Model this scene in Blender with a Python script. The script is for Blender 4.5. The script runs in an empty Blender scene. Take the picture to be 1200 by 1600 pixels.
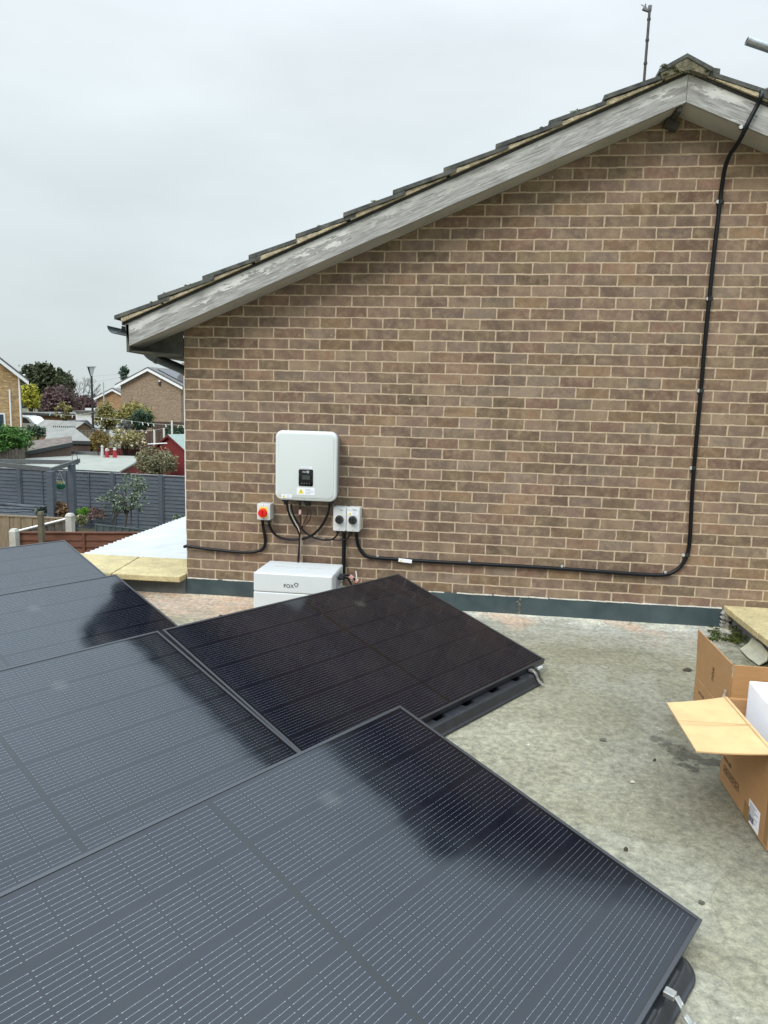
import bpy, math, random
from mathutils import Vector, Matrix, noise
random.seed(11)
R = math.radians
S = bpy.context.scene
COL = S.collection

# ------------------------------------------------------------------ camera
F, YAW, PIT, ROL = 1109.0, -0.126, -0.1448, 0.0274
CAM = Vector((2.1498, -5.0747, 1.3232))
ff = Vector((math.sin(YAW)*math.cos(PIT), math.cos(YAW)*math.cos(PIT), math.sin(PIT)))
_r = Vector((math.cos(YAW), -math.sin(YAW), 0)); _u = _r.cross(ff)
rr = _r*math.cos(ROL) + _u*math.sin(ROL)
uu = _u*math.cos(ROL) - _r*math.sin(ROL)
cd = bpy.data.cameras.new('camera'); cam = bpy.data.objects.new('camera', cd); COL.objects.link(cam)
cd.sensor_fit = 'VERTICAL'; cd.sensor_height = 36; cd.lens = F/1600*36
cd.clip_start = .05; cd.clip_end = 3000
cam.matrix_world = Matrix(((rr.x, uu.x, -ff.x, CAM.x), (rr.y, uu.y, -ff.y, CAM.y), (rr.z, uu.z, -ff.z, CAM.z), (0, 0, 0, 1)))
S.camera = cam

# ------------------------------------------------------------------ world, sun, exposure
SUN_EL, SUN_AZ = 42, 208          # high soft light from behind the camera
w = bpy.data.worlds.new('World'); S.world = w; w.use_nodes = True
nt = w.node_tree; nt.nodes.clear()
def wn(t, **k):
    n = nt.nodes.new(t)
    for a, b in k.items(): setattr(n, a, b)
    return n
tc = wn('ShaderNodeTexCoord'); sep = wn('ShaderNodeSeparateXYZ'); nt.links.new(tc.outputs['Generated'], sep.inputs[0])
sky = wn('ShaderNodeTexSky'); sky.sky_type = 'NISHITA'; sky.sun_disc = False
sky.sun_elevation = R(SUN_EL); sky.sun_rotation = R(SUN_AZ)
mp = wn('ShaderNodeMapping'); mp.inputs['Scale'].default_value = (1, 1, 3.2); nt.links.new(tc.outputs['Generated'], mp.inputs[0])
nz = wn('ShaderNodeTexNoise'); nz.inputs['Scale'].default_value = 1.7; nz.inputs['Detail'].default_value = 5; nz.inputs['Roughness'].default_value = .52
nt.links.new(mp.outputs[0], nz.inputs['Vector'])
cr = wn('ShaderNodeValToRGB')     # overcast: pale horizon, brighter overhead
e = cr.color_ramp.elements
e[0].position = 0; e[0].color = (.55, .61, .615, 1)
e[1].position = 1; e[1].color = (2.75, 3.25, 3.65, 1)
for pos, c in ((.10, (.56, .62, .63)), (.25, (.60, .67, .69)), (.42, (.71, .77, .805)), (.54, (.83, .91, .97)), (.70, (1.75, 2.12, 2.4))):
    q = e.new(pos); q.color = (*c, 1)
nt.links.new(sep.outputs[2], cr.inputs[0])
cm = wn('ShaderNodeMapRange'); cm.inputs['From Min'].default_value = .3; cm.inputs['From Max'].default_value = .7
cm.inputs['To Min'].default_value = .85; cm.inputs['To Max'].default_value = 1.06
nt.links.new(nz.outputs[0], cm.inputs[0])
ml = wn('ShaderNodeVectorMath', operation='SCALE'); nt.links.new(cr.outputs[0], ml.inputs[0]); nt.links.new(cm.outputs[0], ml.inputs['Scale'])
sk = wn('ShaderNodeVectorMath', operation='SCALE'); nt.links.new(sky.outputs[0], sk.inputs[0]); sk.inputs['Scale'].default_value = .10
mx = wn('ShaderNodeMix', data_type='RGBA'); mx.inputs[0].default_value = .95
nt.links.new(sk.outputs[0], mx.inputs[6]); nt.links.new(ml.outputs[0], mx.inputs[7])
bg = wn('ShaderNodeBackground'); nt.links.new(mx.outputs[2], bg.inputs[0]); bg.inputs[1].default_value = 1.03
out = wn('ShaderNodeOutputWorld'); nt.links.new(bg.outputs[0], out.inputs[0])
sd = bpy.data.lights.new('sun', 'SUN'); sd.energy = 1.4; sd.angle = R(24); sd.color = (1, .93, .84)
so = bpy.data.objects.new('sun', sd); COL.objects.link(so)
_sd = Vector((math.sin(R(SUN_AZ))*math.cos(R(SUN_EL)), math.cos(R(SUN_AZ))*math.cos(R(SUN_EL)), math.sin(R(SUN_EL))))
so.rotation_euler = _sd.to_track_quat('Z', 'Y').to_euler()
S.view_settings.view_transform = 'Standard'; S.view_settings.look = 'None'
S.view_settings.exposure = 0.30; S.view_settings.gamma = 1

# ------------------------------------------------------------------ pixel -> place helpers (real distances)
def ray(u, v): return ff + rr*((u-600)/F) - uu*((v-800)/F)
def PL(u, v, ax, val):
    d = ray(u, v); return CAM + d*((val-CAM[ax])/d[ax])
def PZ(u, v, z): return PL(u, v, 2, z)
def PY(u, v, y): return PL(u, v, 1, y)
def AT(u, v, D): return CAM + ray(u, v)*D
G = -2.775
ROOF = -.135
def gz(x, y):
    d = math.hypot(x-CAM.x, y-CAM.y); t = min(1, max(0, (d-32)/25)); return G + .9*t*t*(3-2*t)

# ------------------------------------------------------------------ materials
def newmat(name):
    m = bpy.data.materials.new(name); m.use_nodes = True
    return m, m.node_tree, m.node_tree.nodes['Principled BSDF']
class NB:
    def __init__(s, t): s.t = t
    def n(s, ty, ins=None, **k):
        n = s.t.nodes.new(ty)
        for a, b in k.items(): setattr(n, a, b)
        for a, b in (ins or {}).items():
            if hasattr(b, 'links') or isinstance(b, bpy.types.NodeSocket): s.t.links.new(b, n.inputs[a])
            else: n.inputs[a].default_value = b
        return n
    def math(s, op, a, b=0., c=None):
        d = {0: a, 1: b}
        if c is not None: d[2] = c
        return s.n('ShaderNodeMath', d, operation=op).outputs[0]
    def mix(s, f, a, b, blend='MIX'):
        return s.n('ShaderNodeMix', {0: f, 6: a, 7: b}, data_type='RGBA', blend_type=blend).outputs[2]
    def noise(s, vec, scale, detail=4, rough=.55, dist=0):
        return s.n('ShaderNodeTexNoise', {'Vector': vec, 'Scale': scale, 'Detail': detail, 'Roughness': rough, 'Distortion': dist}).outputs[0]
    def ramp(s, f, stops, interp='LINEAR'):
        n = s.n('ShaderNodeValToRGB', {0: f}); cr = n.color_ramp; cr.interpolation = interp
        el = cr.elements
        while len(el) < len(stops): el.new(.5)
        for i, (p, c) in enumerate(stops):
            el[i].position = p; el[i].color = (c, c, c, 1) if isinstance(c, (int, float)) else (*c[:3], 1)
        return n.outputs[0]
    def rng(s, f, a, b, c=0., d=1.):
        return s.n('ShaderNodeMapRange', {0: f, 1: a, 2: b, 3: c, 4: d}).outputs[0]
    def bump(s, h, dist, st=1.):
        return s.n('ShaderNodeBump', {'Height': h, 'Distance': dist, 'Strength': st}).outputs[0]
    def obj(s): return s.n('ShaderNodeTexCoord').outputs['Object']
def c4(c): return (*c[:3], 1)
_mc = {}
def mat(name, a, b=None, scale=6, rough=.6, bump=0, bscale=60, metal=0, spec=.5, stretch=(1, 1, 1), grain=.0, gscale=200, lo=.35, hi=.65, rvar=0):
    if name in _mc: return _mc[name]
    m, t, p = newmat(name); B = NB(t); v = B.obj()
    if stretch != (1, 1, 1): v = B.n('ShaderNodeMapping', {0: v, 'Scale': stretch}).outputs[0]
    colr = c4(a)
    if b is not None:
        f = B.rng(B.noise(v, scale, 6, .6), lo, hi); colr = B.mix(f, c4(a), c4(b))
    if grain:
        g = B.rng(B.noise(v, gscale, 3, .7), .3, .7, 1-grain, 1+grain)
        colr = B.n('ShaderNodeVectorMath', {0: colr, 'Scale': g}, operation='SCALE').outputs[0]
    if isinstance(colr, tuple): p.inputs['Base Color'].default_value = colr
    else: t.links.new(colr, p.inputs['Base Color'])
    p.inputs['Roughness'].default_value = rough; p.inputs['Metallic'].default_value = metal
    p.inputs['Specular IOR Level'].default_value = spec
    if rvar:
        t.links.new(B.rng(B.noise(v, scale*2, 4), .3, .7, max(0, rough-rvar), min(1, rough+rvar)), p.inputs['Roughness'])
    if bump: t.links.new(B.bump(B.noise(v, bscale, 5, .6), bump), p.inputs['Normal'])
    _mc[name] = m; return m

def brick_mat(name, pal, mortar, off=(0, 0), far=False, blot=.7):
    m, t, p = newmat(name); B = NB(t); o = B.obj()
    s = B.n('ShaderNodeSeparateXYZ', {0: o})
    xy = B.math('ADD', s.outputs[0], s.outputs[1])
    x = B.math('ADD', xy, off[0]); z = B.math('ADD', s.outputs[2], off[1])
    v0 = B.n('ShaderNodeCombineXYZ', {0: x, 1: z, 2: 0.}).outputs[0]
    ns = B.n('ShaderNodeTexNoise', {'Vector': v0, 'Scale': 9., 'Detail': 7., 'Roughness': .78}).outputs['Color']
    dv = B.n('ShaderNodeVectorMath', {0: ns, 1: (.5, .5, .5)}, operation='SUBTRACT').outputs[0]
    dv = B.n('ShaderNodeVectorMath', {0: dv, 'Scale': .017}, operation='SCALE').outputs[0]
    v = B.n('ShaderNodeVectorMath', {0: v0, 1: dv}, operation='ADD').outputs[0]
    bt = B.n('ShaderNodeTexBrick', {'Vector': v, 'Color1': (0, 0, 0, 1), 'Color2': (1, 1, 1, 1), 'Mortar': (0, 0, 0, 1), 'Scale': 1.,
             'Mortar Size': (B.rng(B.noise(v0, 11, 4, .6), .3, .7, .0040, .0078) if not far else .008), 'Mortar Smooth': .25, 'Bias': 0., 'Brick Width': .225, 'Row Height': .075})
    rnd = bt.outputs[0]; mk = bt.outputs[1]
    n = len(pal); col = B.ramp(rnd, [((i+.0)/n, c) for i, c in enumerate(pal)], 'CONSTANT')
    # second independent per-brick value so that neighbours with the same tone differ
    bt2 = B.n('ShaderNodeTexBrick', {'Vector': v, 'Color1': (.80, .80, .80, 1), 'Color2': (1.2, 1.2, 1.2, 1), 'Mortar': (1, 1, 1, 1), 'Scale': 1.,
             'Mortar Size': 0., 'Bias': -.1, 'Brick Width': .225, 'Row Height': .075})
    rw = B.n('ShaderNodeTexWhiteNoise', {'Vector': B.n('ShaderNodeVectorMath', {0: rnd, 1: (31.7, 17.3, 5.1)}, operation='MULTIPLY').outputs[0]}, noise_dimensions='3D').outputs[0]
    col = B.n('ShaderNodeVectorMath', {0: col, 'Scale': B.rng(rw, 0., 1., .76, 1.22)}, operation='SCALE').outputs[0]
    b1 = B.rng(B.noise(v0, 15, 6, .72), .44, .68, 0., blot)
    col = B.mix(b1, col, (.34, .25, .158, 1))
    b2 = B.rng(B.noise(v0, 7.3, 4, .6, .6), .5, .68, 0., .60)
    col = B.mix(b2, col, (.13, .092, .068, 1))
    if not far:
        g = B.rng(B.noise(v0, 260, 3, .8), .3, .7, .60, 1.40)
        col = B.n('ShaderNodeVectorMath', {0: col, 'Scale': g}, operation='SCALE').outputs[0]
        vo = B.n('ShaderNodeTexVoronoi', {'Vector': v0, 'Scale': 55.}); 
        hole = B.math('MULTIPLY', B.math('LESS_THAN', vo.outputs['Distance'], .13), B.math('GREATER_THAN', B.noise(v0, 5, 3), .56))
        col = B.mix(hole, col, (.02, .015, .012, 1))
        pale = B.math('MULTIPLY', B.math('GREATER_THAN', B.noise(v0, 21, 3, .6), .735), .7)
        col = B.mix(pale, col, (.5, .42, .31, 1))
        sx = B.rng(B.noise(B.n('ShaderNodeMapping', {0: v0, 'Scale': (3.2, .55, 1)}).outputs[0], 1.0, 6, .66), .32, .68, .80, 1.16)   # weathering streaks
        col = B.n('ShaderNodeVectorMath', {0: col, 'Scale': sx}, operation='SCALE').outputs[0]
    mcol = B.mix(B.rng(B.noise(v0, 34, 4, .7), .35, .7), c4(mortar), c4([k*.72 for k in mortar]))
    t.links.new(B.mix(mk, col, mcol), p.inputs['Base Color'])
    p.inputs['Roughness'].default_value = .88; p.inputs['Specular IOR Level'].default_value = .25
    if not far:
        h = B.math('SUBTRACT', B.math('MULTIPLY', B.noise(v0, 190, 4, .7), .35), mk)
        t.links.new(B.bump(h, .0035, .9), p.inputs['Normal'])
    return m

# ------------------------------------------------------------------ mesh builder
class MB:
    def __init__(s): s.v = []; s.f = []
    def add(s, vs, fs):
        o = len(s.v); s.v += [Vector(a) for a in vs]; s.f += [tuple(i+o for i in f) for f in fs]; return s
    def box(s, c, d, rot=None):
        c = Vector(c); h = Vector(d)/2
        P = [Vector((x*h.x, y*h.y, z*h.z)) for x in (-1, 1) for y in (-1, 1) for z in (-1, 1)]
        if rot is not None: P = [rot @ a for a in P]
        return s.add([c+a for a in P], [(0, 1, 3, 2), (4, 6, 7, 5), (0, 4, 5, 1), (2, 3, 7, 6), (0, 2, 6, 4), (1, 5, 7, 3)])
    def bbox(s, a, b):
        a = Vector(a); b = Vector(b); return s.box((a+b)/2, b-a)
    def hexa(s, lo, hi):      # two matching polygons joined (prism / frustum)
        n = len(lo); return s.add(list(lo)+list(hi), [tuple(range(n))[::-1], tuple(range(n, 2*n))]+[(i, (i+1) % n, n+(i+1) % n, n+i) for i in range(n)])
    def extr(s, poly, d): return s.hexa([Vector(p) for p in poly], [Vector(p)+Vector(d) for p in poly])
    def tube(s, pts, r, n=10, cap=True):
        pts = [Vector(p) for p in pts]; rings = []; up = None
        for i, p in enumerate(pts):
            t = (pts[min(i+1, len(pts)-1)]-pts[max(i-1, 0)]).normalized()
            if up is None: up = t.orthogonal().normalized()
            up = (up-t*up.dot(t)).normalized(); b = t.cross(up)
            ri = r[i] if isinstance(r, (list, tuple)) else r
            rings.append([p+(up*math.cos(2*math.pi*k/n)+b*math.sin(2*math.pi*k/n))*ri for k in range(n)])
        vs = [a for g in rings for a in g]; fs = []
        for i in range(len(pts)-1):
            for k in range(n): fs.append((i*n+k, i*n+(k+1) % n, (i+1)*n+(k+1) % n, (i+1)*n+k))
        if cap: fs += [tuple(range(n))[::-1], tuple(range((len(pts)-1)*n, len(pts)*n))]
        return s.add(vs, fs)
    def disc(s, c, ax, r0, r1, L, n=24):
        c = Vector(c); ax = Vector(ax).normalized(); return s.tube([c, c+ax*L], [r0, r1], n)
    def rrect(s, x0, x1, z0, z1, rad, y0, y1, bev=.0, n=6):   # rounded plate facing -y, front at y1<y0
        def ring(ins, y):
            P = []
            for (cx, cz, a0) in ((x1-rad, z1-rad, 0), (x0+rad, z1-rad, 90), (x0+rad, z0+rad, 180), (x1-rad, z0+rad, 270)):
                for k in range(n+1):
                    a = R(a0+90*k/n); rr_ = max(rad-ins, .0005); P.append(Vector((cx+math.cos(a)*rr_, y, cz+math.sin(a)*rr_)))
            return P
        layers = [ring(0, y0)]
        if bev:
            for k in range(4):
                a = R(90*k/3); layers.append(ring(bev*(1-math.cos(a)), y1+bev*(1-math.sin(a))))
        else: layers.append(ring(0, y1))
        m = len(layers[0]); vs = [a for l in layers for a in l]; fs = [tuple(range(m))]
        for i in range(len(layers)-1):
            for k in range(m): fs.append((i*m+k, (i+1)*m+k, (i+1)*m+(k+1) % m, i*m+(k+1) % m))
        fs.append(tuple(range((len(layers)-1)*m, len(layers)*m))[::-1])
        return s.add(vs, fs)
    def build(s, name, m, parent=None, smooth=False, bevel=0, kind=None, label=None, segs=2):
        me = bpy.data.meshes.new(name); off = parent.matrix_basis.translation if parent else Vector((0, 0, 0))
        if parent and parent.parent: off = off+parent.parent.matrix_basis.translation
        me.from_pydata([tuple(a-off) for a in s.v], [], s.f); me.update(); me.validate()
        import bmesh
        b = bmesh.new(); b.from_mesh(me); bmesh.ops.recalc_face_normals(b, faces=b.faces); b.to_mesh(me); b.free()
        me.materials.append(m); o = bpy.data.objects.new(name, me); COL.objects.link(o)
        if parent: o.parent = parent
        if smooth:
            for f_ in me.polygons: f_.use_smooth = True
            try: me.set_sharp_from_angle(angle=R(40))
            except Exception: pass
        if bevel:
            md = o.modifiers.new('bevel', 'BEVEL'); md.width = bevel; md.segments = segs; md.limit_method = 'ANGLE'; md.angle_limit = R(35)
        if kind: o['kind'] = kind
        if label: o['label'] = label
        return o
def tag(o, label, cat, group=None):
    o['label'] = label; o['category'] = cat
    if group: o['group'] = group
    return o
def empty(name, loc, label, cat, group=None):
    o = bpy.data.objects.new(name, None); COL.objects.link(o); o.location = loc; o.empty_display_size = .2
    return tag(o, label, cat, group)
def spline(P, n=8):
    P = [Vector(p) for p in P]; out = []
    for i in range(len(P)-1):
        p0 = P[max(i-1, 0)]; p1 = P[i]; p2 = P[i+1]; p3 = P[min(i+2, len(P)-1)]
        for k in range(n):
            t = k/n; out.append(.5*((2*p1)+(p2-p0)*t+(2*p0-5*p1+4*p2-p3)*t*t+(3*p1-p0-3*p2+p3)*t**3))
    out.append(P[-1]); return out
def text(name, body, size, loc, rot, m, parent, ex=.0006, align='CENTER', sx=1):
    cu = bpy.data.curves.new(name, 'FONT'); cu.body = body; cu.size = size; cu.extrude = ex; cu.align_x = align; cu.align_y = 'CENTER'; cu.space_character = 1.12; cu.offset = size*.012
    tmp = bpy.data.objects.new(name+'_tmp', cu); COL.objects.link(tmp); bpy.context.view_layer.update()
    me = bpy.data.meshes.new_from_object(tmp.evaluated_get(bpy.context.evaluated_depsgraph_get()))
    bpy.data.objects.remove(tmp)
    Mx = Matrix.Translation(Vector(loc)) @ rot.to_4x4() @ Matrix.Diagonal((sx, 1, 1, 1))
    off = parent.matrix_basis.translation if parent else Vector((0, 0, 0))
    if parent and parent.parent: off = off+parent.parent.matrix_basis.translation
    me.transform(Matrix.Translation(-off) @ Mx); me.materials.clear(); me.materials.append(m)
    o = bpy.data.objects.new(name, me); COL.objects.link(o)
    if parent: o.parent = parent
    return o
FRONT = Matrix.Rotation(R(90), 3, 'X')      # text facing -y

# ------------------------------------------------------------------ common materials
PAL = [(0.181, 0.128, 0.08), (0.208, 0.145, 0.104), (0.156, 0.11, 0.071), (0.229, 0.16, 0.108), (0.201, 0.131, 0.094), (0.203, 0.145, 0.113), (0.219, 0.136, 0.089), (0.184, 0.111, 0.08), (0.218, 0.163, 0.121), (0.199, 0.124, 0.085), (0.214, 0.136, 0.08), (0.209, 0.14, 0.101), (0.191, 0.127, 0.097), (0.198, 0.135, 0.094)]
M_brick = brick_mat('brown_brickwork', PAL, (.55, .42, .29), off=(.1125, G))
M_black = mat('black_plastic', (.012, .012, .014), (.03, .03, .032), 20, .42, spec=.4)
M_cable = mat('black_cable', (.004, .004, .0055), rough=.36, spec=.28)
M_white = mat('white_powder_coat', (.70, .71, .69), (.67, .68, .66), 3, .32, bump=.0002, bscale=500)
M_whiteplastic = mat('white_plastic', (.78, .78, .76), rough=.4)
M_paper = mat('white_sticker', (.82, .82, .86), rough=.5)
M_yellow = mat('yellow_print', (.85, .68, .05), rough=.5)
M_ink = mat('black_ink', (.02, .02, .02), rough=.5)
M_dimink = mat('grey_ink', (.36, .37, .42), rough=.5)
M_red = mat('red_plastic', (.75, .01, .01), rough=.3); M_robe = mat('faded_red_cloth', (.42, .03, .04), (.30, .02, .03), 20, .8)
M_galv = mat('galvanised_steel', (.45, .46, .47), (.3, .31, .32), 25, .42, metal=.8)
M_lead = mat('slate_grey_flashing', (.034, .054, .060), (.056, .078, .082), 5, .40, bump=.003, bscale=7, spec=.5, rvar=.12)
M_concrete_post = mat('pale_concrete', (.50, .48, .42), (.38, .36, .31), 6, .85, bump=.003)
M_foam = mat('white_polystyrene', (.84, .87, .93), (.80, .83, .90), 12, .7, bump=.001, bscale=350)

# ------------------------------------------------------------------ ground and gardens
gm = mat('lawn_and_soil', (.055, .075, .028), (.11, .09, .055), .35, .95, bump=.03, bscale=6, grain=.3, gscale=5)
b = MB(); N = 44; ext = [-900, -400, -200] + [-140+i*(280/(N-1)) for i in range(N)] + [200, 400, 900]; K = len(ext)
for j in range(K):
    for i in range(K): x = ext[i]; y = ext[j]; b.v.append(Vector((x, y, gz(x, y))))
for j in range(K-1):
    for i in range(K-1): b.f.append((j*K+i, j*K+i+1, (j+1)*K+i+1, (j+1)*K+i))
b.build('ground', gm, kind='structure')

# ------------------------------------------------------------------ the house gable
TAN = .4165; XA = 3.33; Z0 = 1.843
def zb(x): return Z0 + TAN*(x if x <= XA else 2*XA-x)       # soffit / bottom of bargeboards
COSS = 1/math.sqrt(1+TAN*TAN)
HD = 9.0
house = empty('brick_house', (0, 0, G), 'near brown brick house, its gable end above the flat roof with weathered bargeboards', 'house')
b = MB(); poly = [(0, 0, G), (2*XA, 0, G), (2*XA, 0, Z0-.001), (XA, 0, zb(XA)-.001), (0, 0, Z0-.001)]
b.extr(poly, (0, HD, 0)); b.build('wall', M_brick, house)
# soffit boards under the verge overhang
m_soff = mat('grubby_white_soffit', (.50, .475, .43), (.38, .36, .32), 3, .7, bump=.001, stretch=(1, 1, 1))
OV = -.215
b = MB()
for sgn in (-1, 1):
    def X(x): return x if sgn < 0 else 2*XA-x
    b.hexa([(X(-.31), OV+.022, zb(-.31)), (X(XA-.002), OV+.022, zb(XA)), (X(XA-.002), -.001, zb(XA)), (X(-.31), -.001, zb(-.31))],
           [(X(-.31), OV+.022, zb(-.31)+.01), (X(XA-.002), OV+.022, zb(XA)+.01), (X(XA-.002), -.001, zb(XA)+.01), (X(-.31), -.001, zb(-.31)+.01)])
b.build('soffit', m_soff, house)
# boxed eaves return at the left corner
m_box = mat('mossy_grey_board', (.115, .115, .085), (.06, .055, .045), 7, .9, bump=.004, bscale=30)
b = MB(); b.extr([(-.315, -.004, 1.672), (-.001, -.004, 1.662), (-.001, -.004, Z0+.003), (-.315, -.004, zb(-.315)-.0)], (0, -.012, 0)); 
b.hexa([(-.33, OV+.01, 1.672), (-.001, OV+.19, 1.662), (-.001, HD, 1.662), (-.33, HD, 1.672)], [(-.33, OV+.01, 1.684), (-.001, OV+.19, 1.674), (-.001, HD, 1.674), (-.33, HD, 1.684)])
b.hexa([(-.335, OV, 1.67), (-.315, OV, 1.67), (-.315, HD, 1.67), (-.335, HD, 1.67)], [(-.335, OV, 1.86), (-.315, OV, 1.86), (-.315, HD, 1.86), (-.335, HD, 1.86)])
b.build('eaves_box', m_box, house)
# weathered bargeboards: separate boards with own local frames so grain follows the slope
def barge_mat():
    m, t, p = newmat('flaking_white_paint_on_timber'); B = NB(t); o = B.obj()
    st = B.n('ShaderNodeMapping', {0: o, 'Scale': (2.2, 40, 40)}).outputs[0]
    st2 = B.n('ShaderNodeMapping', {0: o, 'Scale': (4.5, 22, 22)}).outputs[0]
    wood = B.ramp(B.noise(st, 2.6, 7, .7), [(.30, (.13, .122, .115)), (.48, (.31, .298, .28)), (.68, (.54, .525, .495))])
    z = B.n('ShaderNodeSeparateXYZ', {0: o}).outputs[2]
    edge = B.rng(z, .02, .13, -.07, .13)                 # more paint left along the top edge
    pn = B.math('ADD', B.noise(st2, 1.15, 8, .74), edge)
    mask = B.rng(pn, .556, .570)
    blotch = B.rng(B.noise(B.n('ShaderNodeMapping', {0: o, 'Scale': (1.5, 4, 4)}).outputs[0], 1.4, 4), .42, .58)
    mask = B.math('MULTIPLY', mask, B.math('ADD', B.math('MULTIPLY', blotch, .75), .25))
    paint = B.mix(B.noise(st, 2, 3), (.76, .75, .71, 1), (.56, .55, .51, 1))
    t.links.new(B.mix(mask, wood, paint), p.inputs['Base Color'])
    p.inputs['Roughness'].default_value = .8
    h = B.math('ADD', B.math('MULTIPLY', B.noise(st, 6, 6, .7), .5), B.math('MULTIPLY', mask, .5))
    t.links.new(B.bump(h, .003), p.inputs['Normal'])
    return m
M_barge = barge_mat()
ang = math.atan(TAN)
for sgn in (-1, 1):
    L = (XA+.317)/COSS; h = .148
    if sgn < 0:   # polygon in board coords: x along slope from the eave end, z up across the board
        poly = [(0.0, 0, .0), (L-.001, 0, 0), (L-.001+h*TAN, 0, h), (.030, 0, h)]
        base = Vector((-.317, OV, zb(-.317))); rot = Matrix.Rotation(-ang, 4, 'Y')
    else:
        poly = [(.001, 0, 0), (L, 0, 0), (L-.03, 0, h), (.001-h*TAN, 0, h)]
        base = Vector((XA, OV, zb(XA))); rot = Matrix.Rotation(ang, 4, 'Y')
    me = bpy.data.meshes.new('bargeboard'); q = MB().extr(poly, (0, .022, 0))
    me.from_pydata([tuple(a) for a in q.v], [], q.f); me.materials.append(M_barge)
    o = bpy.data.objects.new('bargeboard', me); COL.objects.link(o); o.parent = house
    o.matrix_basis = Matrix.Translation(base-Vector(house.location)) @ rot
    md = o.modifiers.new('b', 'BEVEL'); md.width = .002; md.segments = 2
def base_z(x): return zb(x) + h/COSS
m_under = mat('dark_undercloak', (.022, .022, .022), (.05, .045, .04), 20, .8, bump=.002)
m_tile = mat('dark_concrete_roof_tile', (.038, .040, .040), (.12, .118, .095), 11, .85, bump=.004, bscale=60, grain=.2)
m_mort = mat('lichen_mortar', (.58, .49, .33), (.26, .21, .13), 16, .95, bump=.008, bscale=55, grain=.3, gscale=120)
G0 = .3235; XT = -.402
for sgn in (-1, 1):
    def X(x): return x if sgn < 0 else 2*XA-x
    b = MB()
    b.hexa([(X(-.36), OV-.012, base_z(-.36)+.001), (X(XA), OV-.012, base_z(XA)+.001), (X(XA), .3, base_z(XA)+.001), (X(-.36), .3, base_z(-.36)+.001)],
           [(X(-.36), OV-.012, base_z(-.36)+.015), (X(XA), OV-.012, base_z(XA)+.015), (X(XA), .3, base_z(XA)+.015), (X(-.36), .3, base_z(-.36)+.015)])
    b.build('undercloak', m_under, house)
    t = MB(); mo = MB()
    for k in range(12):
        xk = XT+G0*k; xe = min(xk+.405, XA-.01)
        ys = -.252 + random.uniform(-.006, .006)
        dz = random.uniform(-.003, .004)
        def sec(y, roll=0.):
            return [Vector((X(xk), y, base_z(xk)+.053+dz+roll)), Vector((X(xk), y, base_z(xk)+.079+dz+roll)), Vector((X(xe), y, base_z(xe)+.045+roll)), Vector((X(xe), y, base_z(xe)+.020+roll))]
        # tiles along the house: gentle roll profile every 0.3 m
        ny = 124; rows = []
        for i in range(ny+1):
            y = ys+i*(HD+.25)/ny; ph = ((y-ys) % .3)/.3
            roll = .011*max(0, math.cos(ph*2*math.pi))**2
            if i < 2: roll = 0
            rows.append(sec(y, roll))
        vs = [a for r_ in rows for a in r_]; fs = [(0, 1, 2, 3), tuple(len(vs)-4+q for q in (3, 2, 1, 0))]
        for i in range(ny):
            for q in range(4): fs.append((i*4+q, i*4+(q+1) % 4, i*4+4+(q+1) % 4, i*4+4+q))
        t.add(vs, fs)
        # bedding mortar under the verge edge
        if k < 12:
            segs = 7; x0 = xk+random.uniform(.01, .05); x1 = min(xk+G0+.02, XA-.03)
            lo = []; hi = []
            for q in range(segs+1):
                x = x0+(x1-x0)*q/segs; f_ = (x-xk)/.405
                lo.append((X(x), base_z(x)+.0155)); hi.append((X(x), base_z(x)+.052-.033*f_-random.uniform(.000, .006)))
            pts = lo+hi[::-1]; yf = OV-.030+random.uniform(-.004, .004)
            mo = MB(); mo.extr([(a, yf, c) for a, c in pts], (0, .10, 0)); mo.build('verge_mortar', m_mort, house)
    t.build('roof_tiles', m_tile, house)
# ridge tiles
b = MB(); zr = base_z(XA)
for i in range(21):
    y = -.275+i*.447; yl = y+.44
    rt = [(-.155, .010), (0, .092), (.155, .010), (.155, -.008), (.143, -.010), (0, .070), (-.143, -.010), (-.155, -.008)]
    dzz = random.uniform(-.004, .004)
    lo = [(XA-.03+a, y, zr+c+dzz) for a, c in rt]; hi = [(XA-.03+a, yl, zr+c+dzz) for a, c in rt]
    v0 = lo+hi; n = 8
    b.add(v0, [(i_, (i_+1) % n, n+(i_+1) % n, n+i_) for i_ in range(n)]+[(0, 1, 5, 6), (0, 6, 7), (1, 2, 4, 5), (2, 3, 4), (8, 14, 13, 9), (8, 15, 14), (9, 13, 12, 10), (10, 12, 11)])
b.build('ridge_tiles', m_tile, house, smooth=False)
b = MB(); pts = [(-.150, -.004), (-.07, .036), (0, .074), (.07, .036), (.150, -.004), (.13, -.036), (.06, -.012), (.03, .002), (-.03, -.006), (-.13, -.044)]
b.extr([(XA-.03+a, -.268+random.uniform(-.004, .004), zr+c) for a, c in pts], (0, .12, 0)); b.build('ridge_mortar', mat('mossy_ridge_mortar', (.25, .215, .14), (.075, .075, .045), 26, .95, bump=.012, bscale=50), house)
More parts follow.
